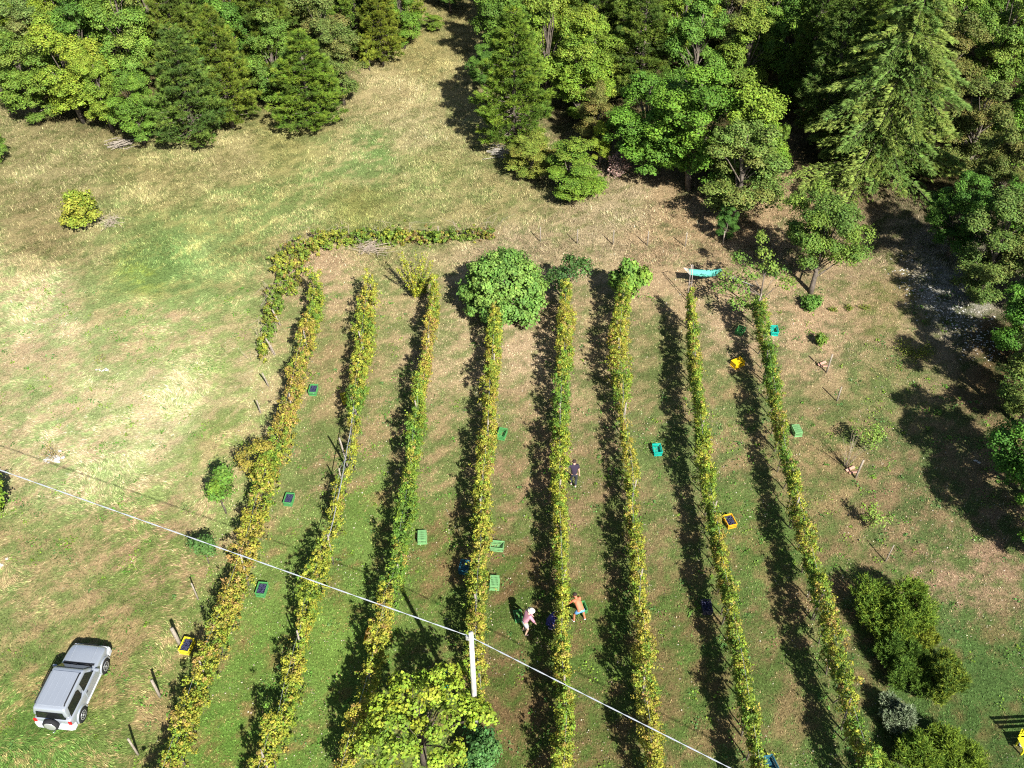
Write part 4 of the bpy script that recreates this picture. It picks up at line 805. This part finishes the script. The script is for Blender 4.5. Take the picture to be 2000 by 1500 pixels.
for dx in (-.14, .14): MB().tube([(dx * .6 - .0, 0, -.05), (dx * .5, top.y * .2, 1.55), (dx * .3, top.y * .3, 2.3)], .022, 6).build('leg', M_steel, e2, True)
MB().tube([(0, top.y * .3, 2.3), (top.x, top.y, 1.2)], .018, 6).build('stay', M_steel, e2, True)
mb = MB(); [mb.tube([(-.12, top.y * .2 * z / 1.55, z), (.12, top.y * .2 * z / 1.55, z)], .015, 5) for z in (.6, 1.2, 1.8)]; mb.build('crossbar', M_steel, e2, True)

# ------------------------------------------------------------------ yellow bench at the right edge and the bowl beside it
M_yp = mat('yellow_paint', (.85, .75, .03), .5, noise=(5, .08)); M_wht = mat('enamel', (.8, .82, .84), .3, noise=(5, .05))
e = thing('bench', P(2022, 1462), math.radians(4), 'bright yellow slatted bench cut by the right edge', 'bench')
for z in (.62, .78, .94): MB().box((0, .26 + (z - .5) * .15, z), (1.5, .025, .11)).build('back_slat', M_yp, e, bevel=.005)
for y in (-.2, -.06, .08, .2): MB().box((0, y, .45), (1.5, .12, .025)).build('seat_slat', M_yp, e, bevel=.005)
for x in (-.66, .66):
    for y in (-.2, .2): MB().box((x, y, .215), (.06, .06, .43)).build('leg', M_yp, e, bevel=.005)
    MB().box((x, .285, .74), (.05, .05, .6)).build('back_post', M_yp, e, bevel=.005)
e = thing('enamel_bowl', P(1996, 1456), 0, 'white bowl with dark rim under the yellow bench corner', 'bowl'); MB().lathe([(0, .09), (.02, .11), (.1, .17), (.102, .16), (.03, .09)], (0, 0, 0), 'z', 24).build('dish', M_wht, e, True)
mb = MB(); mb.tube([(math.cos(t / 20 * 6.283) * .165, math.sin(t / 20 * 6.283) * .165, .105) for t in range(21)], .01, 6, False); mb.build('rim', PL['dark'], e, True)

# ------------------------------------------------------------------ silver three door off roader
rw = P(167, 1409); fw = P(214, 1307); dcar = (fw - rw); hd = math.atan2(dcar.y, dcar.x) - math.pi / 2; WB = 2.42
mid = (rw + fw) / 2; rgt = Vector((math.cos(hd), math.sin(hd), 0)); cpos = P(153, 1352)
M_sil = mat('silver_paint', (.47, .51, .57), .3, .5, .5, noise=(1.5, .03), coat=.5); M_gl = mat('tinted_glass', (.012, .014, .014), .06, 0, .6, noise=(3, .1)); M_blk = mat('black_trim', (.02, .02, .022), .6, noise=(8, .2)); M_tyre = mat('tyre_rubber', (.018, .018, .02), .85, noise=(20, .2), bump=.2)
M_rim = mat('wheel_alloy', (.62, .63, .64), .35, .6, noise=(6, .06)); M_red = mat('red_lens', (.55, .02, .02), .25, noise=(20, .1)); M_bump = mat('bumper_plastic', (.60, .62, .64), .5, noise=(4, .05)); M_lamp = mat('lamp_glass', (.6, .62, .64), .1, .3, noise=(9, .1)); M_seat = mat('seat_fabric', (.10, .10, .11), .9, noise=(12, .2)); M_redc = mat('red_cloth', (.65, .03, .03), .8, noise=(12, .2))
car = thing('parked_car', cpos, hd, 'silver three door off road car with rear spare wheel parked on the grass', 'car'); car.scale = (.88, .88, .90)
def loft(rings, name, m, bev=0, sub=0, par=car):
    n = len(rings[0]); vs = [p for r in rings for p in r]; fs = []
    for i in range(len(rings) - 1):
        for k in range(n): k2 = (k + 1) % n; fs.append((i * n + k, i * n + k2, (i + 1) * n + k2, (i + 1) * n + k))
    fs.append(tuple(range(n))); fs.append(tuple((len(rings) - 1) * n + k for k in reversed(range(n))))
    o = MB().add(vs, fs).build(name, m, par, True)
    if sub: s_ = o.modifiers.new('s', 'SUBSURF'); s_.levels = sub; s_.render_levels = sub
    return o
def ring(y, hw, zb, zt, crown=.03):
    half = [(hw * .88, zb), (hw * .97, zb + .05), (hw, zb + .16), (hw * 1.0, (zb + zt) / 2), (hw * .99, zt - .14), (hw * .955, zt - .04), (hw * .90, zt), (hw * .5, zt + crown)]
    return [(x, y, z) for x, z in half] + [(-x, y, z) for x, z in reversed(half)]
loft([ring(-1.93, .80, .46, .96), ring(-1.90, .85, .42, 1.02), ring(-1.80, .875, .40, 1.05), ring(-1.2, .885, .36, 1.06), ring(-.3, .885, .33, 1.06), ring(.55, .885, .33, 1.05), ring(.75, .885, .34, 1.05), ring(1.2, .88, .38, 1.03, .04), ring(1.65, .86, .40, .99, .05), ring(1.86, .82, .44, .92, .04), ring(1.93, .74, .48, .82, .02)], 'body', M_sil, sub=1)
# cabin shell: pillars and roof, glass panes set just proud
def cabin_ring(z, yr, yf, hw): # rounded rectangle
    pts = []
    for (cx, cy, a0) in ((hw - .09, yf - .12, 0), (-hw + .09, yf - .12, 90), (-hw + .09, yr + .1, 180), (hw - .09, yr + .1, 270)):
        for a in (0, 30, 60, 90): t = math.radians(a0 + a); pts.append((cx + .09 * math.cos(t), cy + (.12 if cy > 0 else .1) * math.sin(t), z))
    return pts
CR = [cabin_ring(1.03, -1.90, .80, .84), cabin_ring(1.30, -1.88, .55, .80), cabin_ring(1.58, -1.83, .29, .745), cabin_ring(1.68, -1.80, .20, .72), cabin_ring(1.735, -1.70, .06, .64)]
loft(CR, 'cabin', M_sil, sub=1)
roof = MB(); roof.box((0, -.82, 1.742), (1.16, 1.66, .02)); 
for x in (-.38, -.13, .13, .38): roof.box((x, -.82, 1.757), (.035, 1.5, .012))
roof.build('roof', M_sil, car, bevel=.008)
def pane(pts, name='window', m=M_gl, th=.012, parent=car):
    a, b_, c = Vector(pts[0]), Vector(pts[1]), Vector(pts[2]); nrm = (b_ - a).cross(c - a).normalized(); vs = [Vector(p) for p in pts]; n = len(vs); ctr = sum(vs, Vector()) / n
    if nrm.dot(ctr - Vector((0, -.5, 1.2))) < 0: nrm = -nrm
    mb = MB(); mb.add([p + nrm * th for p in vs] + [p - nrm * .01 for p in vs], [tuple(range(n)), tuple(range(2 * n - 1, n - 1, -1))] + [(i, i + n, (i + 1) % n + n, (i + 1) % n) for i in range(n)]); return mb.build(name, m, parent)
def sx(z): return .84 - (z - 1.03) * .173            # outer half width of the cabin at a height
def yfz(z): return .80 - (z - 1.03) * .92
for s in (-1, 1):
    pane([(s * sx(1.1), .50, 1.10), (s * sx(1.56), .12, 1.56), (s * sx(1.58), -.46, 1.58), (s * sx(1.1), -.50, 1.10)], 'side_window')
    pane([(s * sx(1.14), -.68, 1.14), (s * sx(1.5), -.66, 1.50), (s * sx(1.58), -.78, 1.58), (s * sx(1.58), -1.58, 1.58), (s * sx(1.12), -1.72, 1.12), (s * sx(1.08), -.80, 1.08)], 'side_window')
    # door outline and handle
    MB().box((s * .886, .05, .74), (.018, 1.12, .52)).build('door', M_sil, car, bevel=.02)
    MB().box((s * .90, -.40, .93), (.03, .14, .03)).build('door_handle', M_blk, car, bevel=.006)
    MB().box((s * .895, .0, .46), (.05, 1.5, .10)).build('sill', M_bump, car, bevel=.02)
    mm = MB(); mm.box((s * .99, .56, 1.12), (.20, .12, .15)); mm.build('mirror', M_sil, car, bevel=.03)
    MB().tube([(s * .66, -1.62, 1.75), (s * .665, -1.55, 1.80), (s * .665, -.1, 1.80), (s * .66, -.02, 1.745)], [.03, .026, .026, .03], 8).build('roof_rail', M_blk, car, True)
    tl = MB(); tl.box((s * .79, -1.925, .90), (.15, .06, .20)); tl.build('tail_light', M_red, car, bevel=.015)
    hl = MB(); hl.box((s * .62, 1.92, .76), (.30, .06, .17)); hl.build('headlight', M_lamp, car, bevel=.02)
ya, yb = 1.13, 1.60
pane([(-.70, yfz(ya) + .0, ya), (.70, yfz(ya), ya), (.62, yfz(yb), yb), (-.62, yfz(yb), yb)], 'windscreen', th=.03)
pane([(-.66, -1.895, 1.12), (.66, -1.895, 1.12), (.60, -1.84, 1.52), (-.60, -1.84, 1.52)], 'rear_window', th=.02)
mb = MB(); mb.box((0, .83, 1.075), (1.45, .10, .03)); mb.build('cowl_panel', M_blk, car, bevel=.008)
for x in (-.30, .28): MB().tube([(x - .3, .80, 1.11), (x + .3, .72, 1.19)], .014, 5).build('wiper', M_blk, car, True)
mb = MB(); [mb.box((x, 1.27, 1.07), (.03, .95, .015)) for x in (-.5, .5)]; mb.build('bonnet_ridge', M_sil, car, bevel=.005)
rb = [[(x * .94, -2.02, z) for x, z in ((.80, .44), (.80, .64), (-.80, .64), (-.80, .44))], [(x, -1.95, z) for x, z in ((.885, .40), (.885, .68), (-.885, .68), (-.885, .40))], [(x, -1.72, z) for x, z in ((.90, .40), (.90, .66), (-.90, .66), (-.90, .40))]]
loft(rb, 'rear_bumper', M_bump).data.polygons.foreach_set('use_smooth', [False] * 10)
fbm_ = [[(x * .92, 2.06, z) for x, z in ((.80, .44), (.80, .64), (-.80, .64), (-.80, .44))], [(x, 1.98, z) for x, z in ((.87, .40), (.87, .68), (-.87, .68), (-.87, .40))], [(x, 1.72, z) for x, z in ((.90, .40), (.90, .66), (-.90, .66), (-.90, .40))]]
loft(fbm_, 'front_bumper', M_bump).data.polygons.foreach_set('use_smooth', [False] * 10)
MB().box((0, 1.955, .78), (.72, .04, .14)).build('grille', M_blk, car, bevel=.01)
mb = MB(); mb.tube([(0, -1.98, .40), (0, -2.17, .38), (0, -2.20, .46)], .022, 6); mb.build('tow_hook', M_rim, car, True)
def wheel(x, y, s):
    we = obj('wheel', MB().lathe([(-.11, .22), (-.115, .30), (-.09, .345), (-.05, .36), (.05, .36), (.09, .345), (.115, .30), (.11, .22)], (0, 0, 0), 'x', 28).mesh('wheel', M_tyre, True), car, (x, y, .36))
    mb = MB(); mb.lathe([(s * .06, .215), (s * .115, .225), (s * .12, .20), (s * .09, .17), (s * .085, .07), (s * .125, .06), (s * .128, .02)], (0, 0, 0), 'x', 24)
    for k in range(6): t = k * math.pi / 3; mb.box((s * .096, .12 * math.cos(t), .12 * math.sin(t)), (.03, .05, .05), Matrix.Rotation(t, 3, 'X'))
    mb.build('rim', M_rim, we, True)
    mb = MB(); A0 = []; n = 12
    for k in range(n + 1):
        t = math.pi * k / n
        for (r, ox) in ((.39, .0), (.47, .0), (.44, .06), (.39, .06)): A0.append((s * (.865 + ox), y + math.cos(t) * r, .38 + math.sin(t) * r))
    fs = [(k * 4 + j, k * 4 + (j + 1) % 4, (k + 1) * 4 + (j + 1) % 4, (k + 1) * 4 + j) for k in range(n) for j in range(4)]; mb.add(A0, fs); mb.build('fender_flare', M_sil, car, True)
    MB().lathe([(s * .80, .385), (s * .888, .385)], (0, y, .38), 'x', 24).build('wheel_arch', M_blk, car, True)
for x, s in ((-.80, -1), (.80, 1)):
    for y in (-WB / 2, WB / 2): wheel(x, y, s)
e3 = obj('spare_wheel', MB().lathe([(-.10, .20), (-.105, .30), (-.07, .35), (.07, .35), (.105, .30), (.10, .20)], (0, 0, 0), 'y', 28).mesh('spare_wheel', M_tyre, True), car, (-.02, -2.07, .88))
MB().lathe([(-.125, .02), (-.13, .20), (-.112, .26), (-.09, .27)], (0, 0, 0), 'y', 28).build('wheel_cover', M_rim, e3, True)

# ------------------------------------------------------------------ people
def skin_mesh(pts, edges, rad, root, name, m, sub=2, extra=None):
    me = bpy.data.meshes.new(name); me.from_pydata([tuple(p) for p in pts], edges, []); o = bpy.data.objects.new(name, me); C.objects.link(o)
    md = o.modifiers.new('skin', 'SKIN'); md.use_smooth_shade = True
    if not me.skin_vertices: 
        bpy.context.view_layer.objects.active = o
    for i, sv in enumerate(me.skin_vertices[0].data): r = rad[i]; sv.radius = (r, r) if isinstance(r, (int, float)) else r; sv.use_root = (i == root)
    ss = o.modifiers.new('sub', 'SUBSURF'); ss.levels = sub; ss.render_levels = sub
    dg = bpy.context.evaluated_depsgraph_get(); out = bpy.data.meshes.new_from_object(o.evaluated_get(dg)); bpy.data.objects.remove(o)
    if extra:
        bm = bmesh.new(); bm.from_mesh(out)
        for vs, fs in extra:
            vv = [bm.verts.new(q) for q in vs]
            for f in fs: bm.faces.new([vv[i] for i in f])
        bm.to_mesh(out); bm.free()
    out.name = name; out.materials.clear(); out.materials.append(m)
    for p in out.polygons: p.use_smooth = True
    return out
def elbow(a, b, l1, l2, hint):
    d = b - a; L = min(d.length, (l1 + l2) * .999); d = d.normalized(); x = (l1 * l1 - l2 * l2 + L * L) / (2 * L); h = math.sqrt(max(0, l1 * l1 - x * x)); hp = (hint - d * hint.dot(d)).normalized()
    return a + d * x + hp * h, a + d * L
def person(u, v, facing, label, skin, bend=10, pelz=.93, hands=((-.25, .25, 1.0), (.25, .25, 1.0)), feet=((-.13, 0, .08), (.13, 0, .08)), hair=(.03, .02, .015), shirt=None, long_sleeve=False, trousers=(.03, .035, .045), long_leg=True, shoes=(.7, .7, .7), cap=None, head_turn=0, name='person', hb=.1, knee_hint=(0, 1, .1)):
    q = P(u, v); e = thing(name, q, math.radians(facing) - math.pi / 2, label, 'person')
    th = math.radians(bend); V3 = Vector; pel = V3((0, -.06 if bend > 30 else 0, pelz))
    rot = lambda p: pel + Matrix.Rotation(-th, 3, 'X') @ V3(p)
    waist = rot((0, 0, .14)); chest = rot((0, .01, .34)); neck = rot((0, 0, .53)); hd_ = rot((0, .045, .64)); ht = rot((0, .05, .72)); up = rot((0, 0, .80)) 
    sh = [rot((s * .175, 0, .47)) for s in (-1, 1)]; hip = [pel + V3((s * .09, 0, -.03)) for s in (-1, 1)]
    kn = []; ft = []; an = []
    for i, s in enumerate((-1, 1)):
        k, a = elbow(hip[i], V3(feet[i]), .43, .42, V3(knee_hint) + V3((s * .3, 0, 0))); kn.append(k); an.append(a)
    pts = [pel, waist, chest, neck, hd_, ht]; rad = [(.15, .11), (.135, .10), (.16, .11), .052, .088, .08]; ed = [(0, 1), (1, 2), (2, 3), (3, 4), (4, 5)]
    idx = {}
    el = []; wr = []
    for i, s in enumerate((-1, 1)):
        eb, w_ = elbow(sh[i], V3(hands[i]), .29, .26, V3((s * .6, -.6, -.3))); el.append(eb); wr.append(w_)
        b0 = len(pts); d = (w_ - eb).normalized(); palm = w_ + d * .06; knu = w_ + d * .10
        pts += [sh[i], eb, w_, palm, knu]; rad += [.06, .043, .028, (.038, .022), (.036, .02)]; ed += [(2, b0), (b0, b0 + 1), (b0 + 1, b0 + 2), (b0 + 2, b0 + 3), (b0 + 3, b0 + 4)]
        side = d.cross(V3((0, 0, 1))).normalized() if abs(d.z) < .9 else V3((1, 0, 0)); dn = d.cross(side).normalized(); 
        if dn.z > 0: dn = -dn
        for fi in range(4):
            f0 = len(pts); base = knu + side * (fi - 1.5) * .019; l = (.030, .036, .034, .026)[fi]
            pts += [base + d * .012, base + d * (l + .01) + dn * .008, base + d * (l * 1.7) + dn * (.028)]; rad += [.009, .0085, .007]; ed += [(b0 + 4, f0), (f0, f0 + 1), (f0 + 1, f0 + 2)]
        f0 = len(pts); tb = w_ + d * .03 + side * .035 * -s; pts += [tb, tb + d * .035 + side * .018 * -s + dn * .01]; rad += [.011, .009]; ed += [(b0 + 3, f0), (f0, f0 + 1)]
    legi = []
    for i, s in enumerate((-1, 1)):
        b0 = len(pts); toe = an[i] + V3((s * .03, .15, -.045)); heel = an[i] + V3((0, -.04, -.04)); pts += [hip[i], kn[i], an[i], toe]; rad += [.085, .057, .04, (.04, .028)]; ed += [(0, b0), (b0, b0 + 1), (b0 + 1, b0 + 2), (b0 + 2, b0 + 3)]
    f = Matrix.Rotation(-th * .6, 3, 'X'); ex = []
    for (c, r) in (((0, .105, -.005), (.014, .02, .02)), ((-.032, .085, .025), (.013,) * 3), ((.032, .085, .025), (.013,) * 3), ((-.088, .0, 0), (.012, .02, .03)), ((.088, 0, 0), (.012, .02, .03)), ((0, .088, -.045), (.025, .012, .008))):
        mbx = MB(); mbx.blob((0, 0, 0), r, 1, 0, 1); ex.append(([(hd_ + f @ V3(c)) + V3(q_) for q_ in mbx.v], mbx.f))
    Ms = mat('skin', skin, .6, 0, .3, noise=(15, .06)); obj('body', skin_mesh(pts, ed, rad, 0, 'body', Ms, 2, ex), e)
    if shirt:
        Mc = mat('shirt_cloth', shirt, .85, noise=(25, .1) if name != 'patterned' else (40, .6))
        p2 = [pel + V3((0, 0, -.07)), waist, chest, rot((0, 0, .50))]; r2 = [(.175, .135), (.16, .125), (.185, .135), (.075, .07)]; e2 = [(0, 1), (1, 2), (2, 3)]
        for i in range(2):
            b0 = len(p2); m_ = sh[i].lerp(el[i], .75) if not long_sleeve else el[i]; p2 += [sh[i], m_]; r2 += [.078, .066]; e2 += [(2, b0), (b0, b0 + 1)]
            if long_sleeve: p2.append(wr[i]); r2.append(.045); e2.append((b0 + 1, b0 + 2))
        obj('shirt', skin_mesh(p2, e2, r2, 0, 'shirt', Mc), e)
    if trousers:
        p2 = [pel + V3((0, 0, .09)), pel + V3((0, 0, -.04))]; r2 = [(.16, .125), (.16, .125)]; e2 = [(0, 1)]
        for i in range(2):
            b0 = len(p2); k_ = kn[i] if long_leg else hip[i].lerp(kn[i], .8); p2 += [hip[i] + V3((0, 0, -.03)), k_]; r2 += [.105, .075 if long_leg else .095]; e2 += [(1, b0), (b0, b0 + 1)]
            if long_leg: p2.append(an[i] + V3((0, 0, .04))); r2.append(.06); e2.append((b0 + 1, b0 + 2))
        obj('trousers' if long_leg else 'shorts', skin_mesh(p2, e2, r2, 0, 'trousers', mat('trouser_cloth', trousers, .85, noise=(25, .12))), e)
    for i, s in enumerate((-1, 1)):
        obj('shoe', skin_mesh([an[i] + V3((0, -.04, -.04)), an[i] + V3((0, .02, -.03)), an[i] + V3((s * .03, .16, -.05))], [(0, 1), (1, 2)], [(.045, .04), (.05, .05), (.045, .032)], 0, 'shoe', mat('shoe', shoes, .6, noise=(15, .1)), 1), e)
    mbh = MB(); mbh.blob((0, 0, 0), (.098, .112, .085), 3, .03, 2); hm = [tuple(hd_ + f @ (V3(q_) + V3((0, -.018, .045)))) for q_ in mbh.v]; mbh.v = hm
    mbh.build('hair', mat('hair', hair, .8, noise=(40, .3)), e, True)
    if cap:
        mbc = MB(); mbc.blob((0, 0, 0), (.108, .122, .09), 5, 0, 2); mbc.lathe([(-.03, .16), (-.022, .165), (-.01, .12)], (0, .0, 0), 'z', 18); mbc.v = [tuple(hd_ + f @ (V3(q_) + V3((0, -.01, .06)))) for q_ in mbc.v]; mbc.build('hat', mat('hat_cloth', cap, .8, noise=(20, .08)), e, True)
    return e
person(1120, 950, 95, 'man in dark shirt and trousers picking from the row, seen from behind', (.55, .33, .24), 14, hands=((-.62, .22, 1.25), (.26, .0, .78)), feet=((-.10, .12, .08), (.08, -.06, .08)), shirt=(.035, .025, .045), trousers=(.035, .04, .05), shoes=(.5, .48, .45), hair=(.05, .03, .025))
person(1024, 1237, 20, 'person in pale pink shirt and white hat standing in the sun with long shadow', (.60, .38, .28), 24, hands=((-.2, .42, .85), (.2, .42, .8)), shirt=(.58, .27, .34), long_sleeve=True, trousers=(.38, .38, .44), long_leg=False, cap=(.72, .66, .55), shoes=(.5, .4, .35), hair=(.3, .28, .26))
person(1070, 1222, -10, 'crouching person in dark blue patterned clothes in the shade of the row', (.62, .42, .34), 30, pelz=.34, hands=((-.2, .5, .55), (.2, .5, .5)), feet=((-.14, .06, .08), (.14, .06, .08)), shirt=(.05, .055, .22), long_sleeve=False, trousers=(.04, .045, .18), shoes=(.35, .35, .5), hair=(.05, .03, .02))
person(1131, 1212, 118, 'shirtless sunburnt man in light blue shorts bending into the long row', (.50, .17, .085), 52, pelz=.90, hands=((-.30, .62, .80), (.05, .70, .80)), feet=((-.22, .05, .08), (.24, -.08, .08)), shirt=None, trousers=(.16, .40, .72), long_leg=False, shoes=(.8, .78, .75), hair=(.04, .025, .02))
